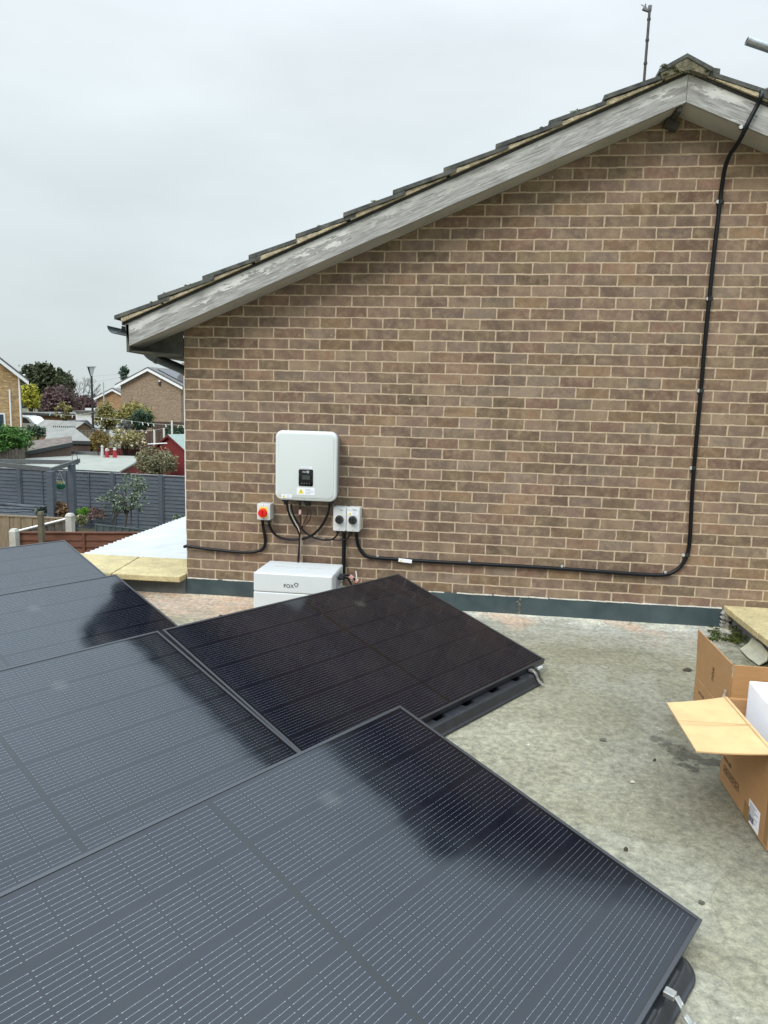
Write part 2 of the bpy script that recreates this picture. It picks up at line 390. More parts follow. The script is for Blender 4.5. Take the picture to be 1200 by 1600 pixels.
# timber purlin end and broken vent under the apex
b = MB(); b.box((XA-.03, -.10, zb(XA)-.028), (.035, .19, .035)); b.box((XA-.035, -.035, zb(XA)-.065), (.09, .06, .05), Matrix.Rotation(.4, 3, 'Y'))
b.build('purlin_end', mat('dark_old_timber', (.04, .035, .03), (.08, .07, .055), 20, .9, bump=.003), house, bevel=.006)
b = MB()
def foliage0(b, c, rad, n, size):
    for _ in range(n):
        d = Vector((random.gauss(0, 1), random.gauss(0, 1), abs(random.gauss(0, 1)))).normalized()*random.random()**.4
        p_ = Vector(c)+Vector((d.x*rad[0], d.y*rad[1], d.z*rad[2])); a_ = Vector((random.gauss(0, 1), random.gauss(0, 1), random.gauss(0, 1))).normalized(); c_ = a_.orthogonal().normalized()
        sz = size*random.uniform(.6, 1.3); b.add([p_-a_*sz, p_+c_*sz*.6, p_+a_*sz, p_-c_*sz*.6], [(0, 1, 2, 3)])
for _ in range(46):
    x = random.uniform(-.3, 3.9) if random.random() < .6 else random.uniform(2.2, 3.9)
    k_ = (x-XT) % G0; xx_ = x
    side = xx_ if xx_ <= XA else 2*XA-xx_
    kk = (side-XT) % G0
    foliage0(b, (xx_, -.25+random.uniform(-.004, .10), base_z(xx_)+.079-.084*kk+random.uniform(0, .002)), (random.uniform(.008, .03), .02, random.uniform(.005, .012)), 60, .005)
for _ in range(10): foliage0(b, (XA-.03+random.uniform(-.14, .14), -.274, zr+random.uniform(-.03, .03)), (.02, .008, .012), 50, .005)
mo_ = b.build('moss', mat('yellow_green_moss', (.12, .12, .035), (.05, .055, .02), 40, .95), house, kind='stuff')
# gutter and swan neck
m_pvc = mat('dark_green_grey_pvc', (.035, .048, .050), (.05, .062, .062), 6, .38)
b = MB(); pr = []; n = 12; cx, cz = -.395, 1.845
for k in range(n+1):
    a = math.pi+math.pi*k/n; pr.append((cx+.056*math.cos(a), cz+.056*math.sin(a)))
for k in range(n, -1, -1):
    a = math.pi+math.pi*k/n; pr.append((cx+.052*math.cos(a), cz+.052*math.sin(a)))
o_ = len(b.v); m_ = len(pr)
b.add([(a, -.262, c) for a, c in pr]+[(a, HD, c) for a, c in pr], [(k, (k+1) % m_, m_+(k+1) % m_, m_+k) for k in range(m_)]+[(k, k+1, m_-2-k, m_-1-k) for k in range(n)])
b.build('gutter', m_pvc, house, smooth=True)
b = MB(); YS = .32; sn = [PY(226, 532, YS), PY(228, 546, YS), PY(236, 556, YS), PY(250, 562.5, YS), PY(288, 579, YS), PY(300, 590, YS), PY(302, 606, YS)]; b.tube(spline(sn, 6), .036, 14)

b.tube([PY(243, 559.5, YS), PY(247, 561.5, YS)], .041, 14)
b.build('swan_neck', m_pvc, house, smooth=True)
b = MB(); b.tube([PY(302, 600, .32), (-.045, .32, 1.35), (-.045, .32, G+.1)], .030, 12); b.build('downpipe', m_pvc, house, smooth=True)
b = MB(); b.tube([(-.006, .012, 1.52), (-.006, .012, .34)], .0055, 8); b.build('edge_trim', M_whiteplastic, house)

# ------------------------------------------------------------------ flat roof extension
def roof_mat():
    m, t, p = newmat('weathered_flat_roof'); B = NB(t); o = B.obj()
    s = B.n('ShaderNodeSeparateXYZ', {0: o})
    n1 = B.noise(o, 1.1, 6, .62, .4)
    n2 = B.noise(B.n('ShaderNodeMapping', {0: o, 'Rotation': (0, 0, .25), 'Scale': (1, 3.4, 1)}).outputs[0], 3.4, 7, .70, .7)
    n3 = B.noise(o, 34, 6, .78)
    col = B.ramp(n1, [(.28, (.186, .167, .112)), (.44, (.228, .206, .139)), (.58, (.260, .237, .165)), (.74, (.30, .277, .204))])
    col = B.mix(B.rng(n2, .50, .68, 0., .42), col, (.115, .105, .07, 1))
    col = B.mix(B.rng(n2, .30, .43, .4, 0.), col, (.40, .38, .30, 1))
    # light dusty band by the wall
    y = s.outputs[1]; x = s.outputs[0]
    yw = B.math('ADD', y, B.math('MULTIPLY', B.math('SUBTRACT', n1, .5), .5))
    band = B.math('MULTIPLY', B.rng(yw, -.75, -.02, 0., 1.), B.rng(n2, .25, .6, .9, .3))
    col = B.mix(B.math('MULTIPLY', band, .85), col, (.66, .66, .61, 1))
    b2 = B.math('MULTIPLY', B.rng(yw, -.17, -.01, 0., 1.), B.rng(B.noise(o, 6, 5, .7), .35, .6, .1, .8))
    col = B.mix(b2, col, (.72, .66, .50, 1))
    # salmon brick-dust and yellow stains against the flashing
    sal = B.math('MULTIPLY', B.rng(B.noise(B.n('ShaderNodeMapping', {0: o, 'Scale': (1, 1, 1)}).outputs[0], 2.3, 4, .6), .50, .63), B.rng(y, -.55, -.12, 0., 1.))
    left = B.rng(x, .85, 1.25, 1., .0); l2 = B.math('MULTIPLY', left, B.rng(y, -.75, -.35, 0., .8))
    sal = B.math('MAXIMUM', B.math('MULTIPLY', sal, .55), B.math('MULTIPLY', l2, B.rng(n2, .35, .62, 1., .15)))
    col = B.mix(sal, col, (.56, .31, .185, 1))
    # damp, green-brown patches by the right parapet and under the boxes
    cv = B.n('ShaderNodeVectorMath', {0: o, 1: (3.2, -2.0, 0)}, operation='SUBTRACT').outputs[0]
    cv = B.n('ShaderNodeVectorMath', {0: cv, 1: (1.0, .50, 0)}, operation='MULTIPLY').outputs[0]
    dist = B.n('ShaderNodeVectorMath', {0: cv}, operation='LENGTH').outputs['Value']
    dd = B.math('ADD', dist, B.math('MULTIPLY', B.math('SUBTRACT', n2, .5), 1.1))
    col = B.mix(B.rng(dd, .15, .62, .60, 0.), col, (.095, .092, .065, 1))
    wet = B.rng(B.math('ADD', dist, B.math('MULTIPLY', B.math('SUBTRACT', B.noise(o, 5, 5, .65), .5), 1.5)), -.05, .0, .8, 0.)
    col = B.mix(wet, col, (.045, .042, .03, 1))
    pud = B.noise(o, 1.7, 3, .45, .3)
    tide = B.rng(B.math('ABSOLUTE', B.math('SUBTRACT', pud, .56)), .0, .006, .45, 0.)
    col = B.mix(tide, col, (.12, .11, .08, 1)); col = B.mix(B.rng(pud, .56, .60, 0., .18), col, (.36, .35, .30, 1))
    moss = B.math('MULTIPLY', B.rng(x, 3.60, 3.93, 0., 1.), B.rng(B.noise(o, 7, 6, .7), .50, .60))
    col = B.mix(B.math('MULTIPLY', moss, .8), col, (.055, .06, .022, 1))
    # pale cement specks and dark grit
    col = B.mix(B.rng(B.noise(o, 9, 5, .8), .66, .72, 0., .7), col, (.62, .6, .52, 1))
    col = B.mix(B.rng(B.noise(o, 14, 6, .75), .64, .70, 0., .6), col, (.07, .065, .045, 1))
    g = B.rng(n3, .3, .7, .50, 1.50)
    col = B.n('ShaderNodeVectorMath', {0: col, 'Scale': g}, operation='SCALE').outputs[0]
    g = B.rng(B.noise(o, 110, 3, .8), .3, .7, .8, 1.2)
    col = B.n('ShaderNodeVectorMath', {0: col, 'Scale': g}, operation='SCALE').outputs[0]
    t.links.new(col, p.inputs['Base Color'])
    t.links.new(B.math('SUBTRACT', .82, B.math('MULTIPLY', wet, .35)), p.inputs['Roughness'])
    h = B.math('ADD', B.math('MULTIPLY', n3, .6), B.noise(o, 130, 4, .75))
    t.links.new(B.bump(h, .0035), p.inputs['Normal'])
    return m
ext_ = empty('flat_roof_extension', (0, 0, G), 'grey stained flat roof extension edged with yellow stone coping', 'extension')
M_roof = roof_mat()
def rel(o_, off): pass
b = MB(); nx, ny_ = 60, 60
x0, x1, y0, y1 = -3.6, 3.975, -7.6, -.0025
vs = []
for j in range(ny_+1):
    for i in range(nx+1):
        x = x0+(x1-x0)*i/nx; y = y0+(y1-y0)*j/ny_
        z = ROOF + .004*noise.noise((x*1.3, y*1.3, 0)) + (.018*max(0, 1+(y)/.12) if y > -.12 else 0)
        vs.append((x, y, z))
b.add(vs, [(j*(nx+1)+i, j*(nx+1)+i+1, (j+1)*(nx+1)+i+1, (j+1)*(nx+1)+i) for j in range(ny_) for i in range(nx)])
ro = MB(); ro.v, ro.f = b.v, b.f
o = ro.build('roof_surface', M_roof, ext_, smooth=True)
# re-centre so the material sees world xy
b = MB(); b.bbox((-3.6, -7.6, G), (3.97, -.003, ROOF-.03)); b.bbox((-3.6, -.003, G), (-.003, .44, -.012)); b.bbox((3.975, -7.6, G), (4.36, -.003, -.012))
b.build('wall', brick_mat('extension_brickwork', PAL, (.5, .42, .32), off=(0, G)), ext_)
m_cop = mat('lichen_yellow_coping_stone', (.58, .47, .25), (.40, .33, .175), 5, .92, bump=.004, bscale=70, grain=.22, gscale=60)
def slab(pts, z0_, z1_):
    b = MB(); b.hexa([(x, y, z0_) for x, y in pts], [(x, y, z1_) for x, y in pts]); return b
xs = [-3.6, -3.02, -2.44, -1.86, -1.22, -.60, .0]
for i in range(6):
    a, c = xs[i]+.004, xs[i+1]-.004
    if i == 5: pts = [(a+.055, -.125), (-.01, -.115), (-.006, -.004), (-.006, .50), (a-.02, .49)]
    elif i == 4: pts = [(a, -.13), (c+.055, -.125), (c-.02, .49), (a, .49)]
    else: pts = [(a, -.13), (c, -.13), (c, .49), (a, .49)]
    slab(pts, -.012, .031).build('coping_stone', m_cop, ext_, bevel=.005)
for i in range(10):
    a = -.006-.62*i; c = a-.612+(.004 if i else 0)
    slab([(3.905+random.uniform(-.006, .006), c), (4.42, c), (4.42, a), (3.905+random.uniform(-.006, .006), a)], -.012, .031).build('coping_stone', m_cop, ext_, bevel=.005)
m_up = mat('grey_rendered_upstand', (.15, .15, .15), (.26, .25, .24), 5, .85, bump=.006, bscale=30)
b = MB(); b.bbox((3.962, -7.5, ROOF-.01), (3.978, -.02, -.012)); b.build('upstand', m_up, ext_)
b = MB(); b.bbox((-3.6, -.03, ROOF-.01), (-.002, -.004, -.012)); b.build('upstand', mat('dark_upstand', (.06, .07, .07), (.12, .125, .12), 6, .6, bump=.002), ext_)
# lead/felt flashing against the house, two lengths lapped near the middle
for (a, c, yy) in ((.0, 2.505, -.016), (2.495, 3.925, -.020)):
    b = MB(); n = 24
    for i in range(n+1):
        x = a+(c-a)*i/n; wv = .0018*math.sin(x*9)+.0015*math.sin(x*23)
        zt = -.004+.010*(x/3.9)+.002*math.sin(x*14)
        b.v += [Vector((x, yy+wv-.008, ROOF-.01)), Vector((x, yy+wv, zt)), Vector((x, -.0015, zt+.004)), Vector((x, -.0015, ROOF-.01))]
    b.f += [(0, 1, 2, 3), (4*n+3, 4*n+2, 4*n+1, 4*n)]+[(4*i+q, 4*i+(q+1) % 4, 4*i+4+(q+1) % 4, 4*i+4+q) for i in range(n) for q in range(4)]
    b.build('flashing', M_lead, ext_, smooth=True)
# ragged mortar line above the flashing and smear over the lap
m_pm = mat('pale_pointing_mortar', (.66, .63, .55), (.48, .44, .36), 40, .9, bump=.003)
b = MB(); x = .01
while x < 3.88:
    L = random.uniform(.03, .14); zt = -.004+.010*(x/3.9)+.002
    if random.random() < .985: b.box((x+L/2, -.010, zt+.003), (L, random.uniform(.008, .022), random.uniform(.004, .009)), Matrix.Rotation(random.uniform(-.03, .03), 3, 'Y'))
    x += L*random.uniform(.9, 1.1)
b.build('pointing', m_pm, ext_, bevel=.0015)
b = MB()
for i in range(16): b.box((2.51+random.gauss(0, .007), -.027, ROOF+.02+i*.0072), (random.uniform(.006, .02), .004, .009), Matrix.Rotation(random.uniform(-.5, .5), 3, 'Y'))
b.build('mortar_smear', mat('dirty_mortar', (.22, .21, .17), (.1, .1, .08), 60, .9), ext_)
# crumbled fillet in the right corner
b = MB()
for i in range(40):
    t_ = random.random(); b.box((3.925+random.gauss(0, .013), -.025-.02*random.random(), ROOF+.015+t_*.125), (random.uniform(.012, .035), .03, random.uniform(.01, .03)), Matrix.Rotation(random.uniform(-1, 1), 3, 'Y'))
b.build('broken_fillet', mat('crumbling_mortar', (.46, .45, .40), (.22, .2, .16), 30, .95, bump=.006), ext_)

# moss in the corner
def foliage(b, c, rad, n, size, zmin=None, squash=1):
    for _ in range(n):
        d = Vector((random.gauss(0, 1), random.gauss(0, 1), random.gauss(0, 1))).normalized()*random.random()**.45
        p = Vector(c)+Vector((d.x*rad[0], d.y*rad[1], d.z*rad[2]))
        if zmin is not None and p.z < zmin: continue
        leaf(b, p, size*random.uniform(.6, 1.3))
def leaf(b, p, s):
    a = Vector((random.gauss(0, 1), random.gauss(0, 1), random.gauss(0, .8))).normalized(); c = a.cross(Vector((random.gauss(0, 1), random.gauss(0, 1), random.gauss(0, 1)))).normalized()
    b.add([p-a*s, p+c*s*.45, p+a*s, p-c*s*.45], [(0, 1, 2, 3)])
def leafmat(name, cols, rough=.75):
    if name in _mc: return _mc[name]
    m, t, p = newmat(name); B = NB(t)
    g = B.n('ShaderNodeNewGeometry').outputs['Random Per Island']
    t.links.new(B.ramp(g, [(i/max(1, len(cols)-1), c) for i, c in enumerate(cols)]), p.inputs['Base Color'])
    p.inputs['Roughness'].default_value = rough; p.inputs['Specular IOR Level'].default_value = .25
    _mc[name] = m; return m
b = MB()
for k in range(26):
    u_ = random.uniform(1112, 1156); v_ = 990+(u_-1112)*.16+random.gauss(0, 5)
    q = PZ(u_, v_, ROOF+.008); foliage(b, q, (.035, .035, .012), 26, .010)
for k in range(7):
    q = Vector((3.945, -.10-.05*k, ROOF+.03+.02*random.random())); foliage(b, q, (.02, .04, .03), 24, .010)
tag(b.build('moss', leafmat('moss_green', [(.02, .022, .008), (.045, .06, .012), (.09, .13, .015), (.03, .03, .015)])), 'dark green moss growing in the right corner of the flat roof', 'moss')
for o in (bpy.data.objects['moss'],): o['kind'] = 'stuff'
# fallen piece of render leaning on the upstand
A_, B_ = PZ(1157, 1016, ROOF+.004), PZ(1186, 1041, ROOF+.004)
C_, D_ = PL(1203, 1022, 0, 3.95), PL(1177, 998, 0, 3.95)
b = MB(); nrm = (B_-A_).cross(D_-A_).normalized()*.012
if nrm.z < 0: nrm = -nrm
poly = [A_, A_.lerp(B_, .5)+Vector((-.01, -.01, 0)), B_, B_.lerp(C_, .5)+Vector((.01, -.02, 0)), C_, C_.lerp(D_, .45)+Vector((0, .0, .012)), D_, D_.lerp(A_, .5)+Vector((.012, 0, 0))]
b.hexa(poly, [p_+nrm for p_ in poly])
tag(b.build('broken_render', mat('pale_lichen_render', (.44, .42, .31), (.34, .33, .26), 12, .9, bump=.003), bevel=.003), 'pale broken slab of render leaning under the right coping stones', 'debris')

# small debris on the roof
def chip(u_, v_, s, m, label, name='debris', cat='debris', h_=.006):
    q = PZ(u_, v_, ROOF+.004); b = MB(); n = 8
    P = [q+Vector((math.cos(2*math.pi*k/n)*s*random.uniform(.5, 1.1), math.sin(2*math.pi*k/n)*s*.6*random.uniform(.5, 1.1), 0)) for k in range(n)]
    b.hexa(P, [q+(p_-q)*.6+Vector((0, 0, h_*random.uniform(.6, 1.2))) for p_ in P])
    return tag(b.build(name, m), label, cat)
m_leafd = mat('dead_leaf', (.03, .022, .015), (.06, .045, .03), 40, .8)
chip(1073, 1047, .030, m_leafd, 'dark curled dead leaf on the flat roof left of the rear cardboard box', 'dead_leaf', 'leaf', .012)
chip(1023, 1188, .010, m_leafd, 'tiny black crumb on the roof left of the big cardboard flap', h_=.008)
chip(978, 1328, .011, m_leafd, 'small black crumb on the roof beside the nearest solar panel', h_=.01)
chip(1096, 1410, .016, mat('grey_grit', (.09, .08, .06), rough=.9), 'grey lump of grit on the roof right of the nearest panel corner')
chip(942, 1156, .026, mat('grey_grit2', (.13, .12, .09), (.06, .055, .04), 60, .9), 'crumbled grey mortar lump in the middle of the open roof')
chip(908, 968, .030, m_leafd, 'dark scraps lying at the foot of the flashing', h_=.008)
chip(900, 966, .022, m_pm, 'pale mortar dropping at the foot of the flashing beside dark scraps')
chip(345, 962, .02, m_leafd, 'dark scrap beside the dark panel near the white battery box')
chip(988, 1222, .012, m_pm, 'small white cement splash on the open roof')

# ------------------------------------------------------------------ solar panels
PLn, PW, FH = 1.722, 1.134, .032
def panel_mat():
    m, t, p = newmat('black_solar_cells'); B = NB(t); o = B.obj(); s = B.n('ShaderNodeSeparateXYZ', {0: o})
    x, y = s.outputs[0], s.outputs[1]         # x along long side (0..L), y across (0..W)
    cw = .1835; hx = .0925
    y0_ = (PW-6*cw)/2
    yy = B.math('DIVIDE', B.math('SUBTRACT', y, y0_), cw)
    iny = B.math('MULTIPLY', B.math('GREATER_THAN', yy, 0.), B.math('LESS_THAN', yy, 6.))
    fy = B.math('FRACT', yy)
    # distance from the middle along x
    ax = B.math('SUBTRACT', B.math('ABSOLUTE', B.math('SUBTRACT', x, PLn/2)), .008)
    xx = B.math('DIVIDE', ax, hx); inx = B.math('MULTIPLY', B.math('GREATER_THAN', xx, 0.), B.math('LESS_THAN', xx, 9.))
    fx = B.math('FRACT', xx)
    inside = B.math('MULTIPLY', iny, inx)
    # wires: 12 per cell
    wv = B.math('MULTIPLY', B.math('SUBTRACT', fy, .04), 11/.92)
    inw = B.math('MULTIPLY', B.math('GREATER_THAN', fy, .04), B.math('LESS_THAN', fy, .96))
    fw = B.math('ABSOLUTE', B.math('SUBTRACT', B.math('FRACT', wv), .5))      # 0 at wire centre
    wd = B.math('MULTIPLY', fw, .92*cw/11)                                      # metres from wire
    wire = B.math('MULTIPLY', B.math('LESS_THAN', wd, .00028), inw)
    ends = B.math('LESS_THAN', B.math('ABSOLUTE', B.math('SUBTRACT', fx, .5)), .472)
    wire = B.math('MULTIPLY', wire, ends)
    padx = B.math('ABSOLUTE', B.math('SUBTRACT', B.math('FRACT', B.math('ADD', B.math('MULTIPLY', B.math('SUBTRACT', fx, .06), 1/.88*3.), .5)), .5))
    pad = B.math('MULTIPLY', B.math('MULTIPLY', B.math('LESS_THAN', padx, .03), B.math('LESS_THAN', wd, .0008)), B.math('MULTIPLY', inw, ends))
    epad = B.math('MULTIPLY', B.math('MULTIPLY', B.math('GREATER_THAN', B.math('ABSOLUTE', B.math('SUBTRACT', fx, .5)), .425), B.math('LESS_THAN', wd, .0008)),
                  B.math('MULTIPLY', B.math('LESS_THAN', B.math('ABSOLUTE', B.math('SUBTRACT', fx, .5)), .45), inw))
    metal = B.math('MULTIPLY', B.math('MAXIMUM', wire, B.math('MAXIMUM', pad, epad)), inside)
    gap = B.math('MAXIMUM', B.math('GREATER_THAN', B.math('ABSOLUTE', B.math('SUBTRACT', fx, .5)), .492), B.math('GREATER_THAN', B.math('ABSOLUTE', B.math('SUBTRACT', fy, .5)), .4955))
    gap = B.math('MAXIMUM', gap, B.math('SUBTRACT', 1., inside))
    # cell to cell tone
    cid = B.n('ShaderNodeCombineXYZ', {0: B.math('FLOOR', xx), 1: B.math('FLOOR', yy), 2: B.math('GREATER_THAN', x, PLn/2)}).outputs[0]
    wnz = B.n('ShaderNodeTexWhiteNoise', {'Vector': cid}, noise_dimensions='3D').outputs[0]
    cell = B.mix(B.rng(wnz, 0., 1.), (.0022, .0030, .0075, 1), (.0040, .0048, .0100, 1))
    col = B.mix(gap, cell, (.0035, .0035, .004, 1))
    col = B.mix(metal, col, (.22, .24, .25, 1)); t.links.new(B.math('MULTIPLY', metal, .95), p.inputs['Metallic'])
    # light film of dust
    dust = B.rng(B.noise(o, 3.2, 5, .6), .42, .8, 0., .010); col = B.mix(dust, col, (.4, .4, .38, 1))
    sm = B.n('ShaderNodeVectorMath', {0: o, 1: (1.16, .93, 0)}, operation='DISTANCE').outputs['Value']
    col = B.mix(B.rng(sm, .01, .045, .05, 0.), col, (.5, .5, .45, 1))
    t.links.new(col, p.inputs['Base Color'])
    p.inputs['Roughness'].default_value = .42; p.inputs['Specular IOR Level'].default_value = .0
    p.inputs['Coat Weight'].default_value = .9; p.inputs['Coat IOR'].default_value = 1.5; p.inputs['Coat Tint'].default_value = (1, 1, 1, 1)
    p.inputs['Coat Roughness'].default_value = .085
    rn = B.rng(B.noise(o, 2.4, 4, .6), .3, .7, .07, .12); t.links.new(rn, p.inputs['Coat Roughness'])
    t.links.new(B.bump(B.noise(o, 3.1, 3, .5, .4), .0007, 1.), p.inputs['Coat Normal'])
    return m
M_pv = panel_mat()
M_frame = mat('black_anodised_frame', (.055, .056, .062), rough=.34, metal=.55, spec=.7)
M_tub = mat('recycled_black_plastic', (.016, .017, .020), (.026, .027, .031), 14, .40, bump=.0006, bscale=220, spec=.5)
M_back = mat('black_backsheet', (.01, .01, .01), rough=.6)
def panel_frame(k):
    c_ = dict(A=((1.9143, -2.5895, .2402), .9924, .2619), C=((1.6839, -.5555, .255), .9692, .2617), B=(None, .9924, .2617),
              D=((.0759, -1.2168, .3117), .9924, .2617), E=((-.7935, -.3256, .3117), .9924, .2617))[k]
    o, th, ti = c_
    if o is None:
        exc = Vector((math.cos(.9692), math.sin(.9692), 0)); o = Vector((1.6839, -.5555, .255))-exc*(PLn+.022)
    return Vector(o), th, ti
PANLAB = dict(A='nearest black solar panel, with dark wall reflection along its right end',
              B='middle left black solar panel, end to end with the all dark panel',
              C='darkest solar panel, its far edge beside the white battery box',
              D='black solar panel with a dark triangular reflection, second from the far left coping',
              E='farthest left solar panel, pale with sky reflection, next to the yellow coping')
def make_panel(k):
    o, th, ti = panel_frame(k)
    ex = Vector((math.cos(th), math.sin(th), 0)); es = Vector((math.sin(th)*math.cos(ti), -math.cos(th)*math.cos(ti), -math.sin(ti)))
    nz_ = ex.cross(es)*-1
    # local frame: x from the left end to the right end (toward +ex), y from low edge to high edge
    X_ = ex; Y_ = -es; Z_ = X_.cross(Y_)
    org = o - ex*PLn + es*PW
    e_ = bpy.data.objects.new('solar_panel', None); COL.objects.link(e_); e_.empty_display_size = .2
    e_.matrix_basis = Matrix(((X_.x, Y_.x, Z_.x, org.x), (X_.y, Y_.y, Z_.y, org.y), (X_.z, Y_.z, Z_.z, org.z), (0, 0, 0, 1)))
    tag(e_, PANLAB[k], 'solar panel', 'black solar panels on the flat roof')
    return e_
def loc_mesh(name, q, m, bevel=0):
    me = bpy.data.meshes.new(name); me.from_pydata([tuple(a) for a in q.v], [], q.f)
    import bmesh
    b = bmesh.new(); b.from_mesh(me); bmesh.ops.recalc_face_normals(b, faces=b.faces); b.to_mesh(me); b.free()
    me.materials.append(m); o = bpy.data.objects.new(name, me); COL.objects.link(o)
    if bevel: md = o.modifiers.new('b', 'BEVEL'); md.width = bevel; md.segments = 2; md.limit_method = 'ANGLE'
    return o
q = MB(); q.bbox((.010, .010, -.0075), (PLn-.010, PW-.010, -.0022)); glass0 = loc_mesh('glass', q, M_pv)
q = MB(); fw_ = .0115
def frame_bar(x0, y0, x1, y1): q.bbox((x0, y0, -FH), (x1, y1, 0))
frame_bar(0, 0, PLn, fw_); frame_bar(0, PW-fw_, PLn, PW); frame_bar(0, fw_, fw_, PW-fw_); frame_bar(PLn-fw_, fw_, PLn, PW-fw_)
frame0 = loc_mesh('frame', q, M_frame, .0012)
q = MB(); q.bbox((.012, .012, -.013), (PLn-.012, PW-.012, -.009)); back0 = loc_mesh('backsheet', q, M_back)
# mounting tub, local frame level with the roof: x 0..L along the row, y 0 at the low edge going up to the far high edge
def tub_mesh(lift0=0):
    q = MB(); hh = PW*math.cos(.262)
    def outline(ins, z, xa=.06, xb=PLn-.055, ya=-.075, yb=hh-.10, rad=.09, n=7):
        P = []
        rad = max(rad-ins, .01)
        for (cx, cy, a0) in ((xb-ins-rad, yb-ins-rad, 0), (xa+ins+rad, yb-ins-rad, 90), (xa+ins+rad, ya+ins+rad, 180), (xb-ins-rad, ya+ins+rad, 270)):
            for k in range(n+1):
                a = R(a0+90*k/n); P.append((cx+rad*math.cos(a), cy+rad*math.sin(a), z))
        return P
    def wall_h(y, lift=0): return .036+lift0+max(0, y)*math.tan(.262)*.9+lift
    rings = [outline(0, 0), outline(0, .008), outline(.010, .012)]
    r3 = outline(.022, 0); rings.append([(x, y, wall_h(y)-.006) for x, y, _ in r3])
    r4 = outline(.028, 0); rings.append([(x, y, wall_h(y)) for x, y, _ in r4])
    r5 = outline(.050, 0); rings.append([(x, y, wall_h(y)) for x, y, _ in r5])
    r6 = outline(.060, 0); rings.append([(x, y, .006) for x, y, _ in r6])
    m_ = len(rings[0]); vs = [a for g in rings for a in g]; fs = [tuple(range(m_))[::-1]]
    for i in range(len(rings)-1):
        for k in range(m_): fs.append((i*m_+k, i*m_+(k+1) % m_, (i+1)*m_+(k+1) % m_, (i+1)*m_+k))
    fs.append(tuple(range((len(rings)-1)*m_, len(rings)*m_)))
    q.add(vs, fs)
    return q
tub0 = loc_mesh('shell', tub_mesh(), M_tub, .003); tub1 = loc_mesh('shell', tub_mesh(.022), M_tub, .003)
q = MB()
# raised blocks along the low side (stepped ledge) between dark pockets
edges = [(.10, .27), (.335, .50), (.56, .72), (.79, .95), (1.02, 1.18), (1.25, 1.40), (1.455, 1.56)]
for a, c in edges:
    q.hexa([(a, -.050, .010), (c, -.050, .010), (c, .20, .010), (a, .20, .010)], [(a+.005, -.044, .047), (c-.005, -.044, .047), (c-.005, .20, .048), (a+.005, .20, .048)])
ledge0 = loc_mesh('ledge_block', q, M_tub, .006)
TUBLAB = dict(A='black plastic ballast tub under the nearest solar panel, its rounded end showing at lower right',
              C='black plastic ballast tub under the darkest solar panel, stepped side showing',
              B='black plastic ballast tub hidden beneath the middle left panel', D='black plastic ballast tub under the panel by the stained roof', E='')
first = True; tubfirst = True
for k in 'ABCDE':
    e_ = make_panel(k)
    for s_ in (glass0, frame0, back0):
        c_ = s_ if first else s_.copy()
        if not first: COL.objects.link(c_)
        c_.parent = e_
    first = False
    if k in 'AC':
        o, th, ti = panel_frame(k)
        ex = Vector((math.cos(th), math.sin(th), 0)); ey = Vector((-math.sin(th), math.cos(th), 0))
        org = o - ex*PLn - ey*(PW*math.cos(ti)); org += (ey*.040-ex*.022 if k == 'A' else ey*.012); org.z = ROOF+.004
        t_ = bpy.data.objects.new('mounting_tub', None); COL.objects.link(t_); t_.empty_display_size = .2
        t_.location = org;  t_.rotation_euler = (0, 0, th); tag(t_, TUBLAB[k], 'mounting tub', 'black plastic tubs carrying the panels')
        for s_ in ((tub0, ledge0) if k == 'A' else (tub1, ledge0)):
            c_ = s_ if (tubfirst or s_ is tub1) else s_.copy()
            if c_ is not s_: COL.objects.link(c_); c_.scale = (1, 1, 1.25)
            c_.parent = t_
        tubfirst = False
# metal clamps hooking panel frame to tub
def clamp(k, s_along, parent_label):
    o, th, ti = panel_frame(k)
    ex = Vector((math.cos(th), math.sin(th), 0)); es = Vector((math.sin(th)*math.cos(ti), -math.cos(th)*math.cos(ti), -math.sin(ti)))
    out_ = Vector((math.sin(th), -math.cos(th), 0)); p0 = o-ex*s_along+es*PW
    zt = p0.z-.018
    b = MB(); rot = Matrix((ex, out_, Vector((0, 0, 1)))).transposed()
    b.box(p0+out_*.014+Vector((0, 0, -.018)), (.024, .026, .013), rot)
    pts = [p0+out_*.030+Vector((0, 0, -.020)), p0+out_*.044+Vector((0, 0, -.030)), p0+out_*.052+Vector((0, 0, -.055)), p0+out_*.072+Vector((0, 0, -.068)), p0+out_*.088+Vector((0, 0, ROOF+.018-p0.z))]
    pts = [p_+ex*.003*((-1)**i) for i, p_ in enumerate(pts)]
    for a, c in zip(pts, pts[1:]):
        d = c-a; L = d.length; zax = d.normalized(); yax = zax.cross(ex).normalized(); xax = yax.cross(zax)
        b.box((a+c)/2, (.018, .004, L+.004), Matrix((xax, yax, zax)).transposed())
    b.box(pts[3]+out_*.003, (.022, .006, .012), rot)
    return tag(b.build('panel_clamp', mat('bright_steel', (.62, .61, .57), (.42, .41, .38), 40, .3, metal=.85), bevel=.001), parent_label, 'clamp', 'steel clamps on the panel edges')
clamp('C', .17, 'thin steel clamp hooked on the near edge of the darkest solar panel')
clamp('A', .30, 'steel clamp with white sleeve below the right corner of the nearest solar panel')
o, th, ti = panel_frame('C')
ex = Vector((math.cos(th), math.sin(th), 0)); es = Vector((math.sin(th)*math.cos(ti), -math.cos(th)*math.cos(ti), -math.sin(ti)))
b = MB(); b.box(o+es*(PW-.006)-ex*.045+Vector((0, 0, -.042)), (.045, .012, .014), Matrix.Rotation(th, 3, 'Z')); tag(b.build('cable_clip', M_whiteplastic, bevel=.002), 'small white clip under the right corner of the darkest solar panel', 'clip')

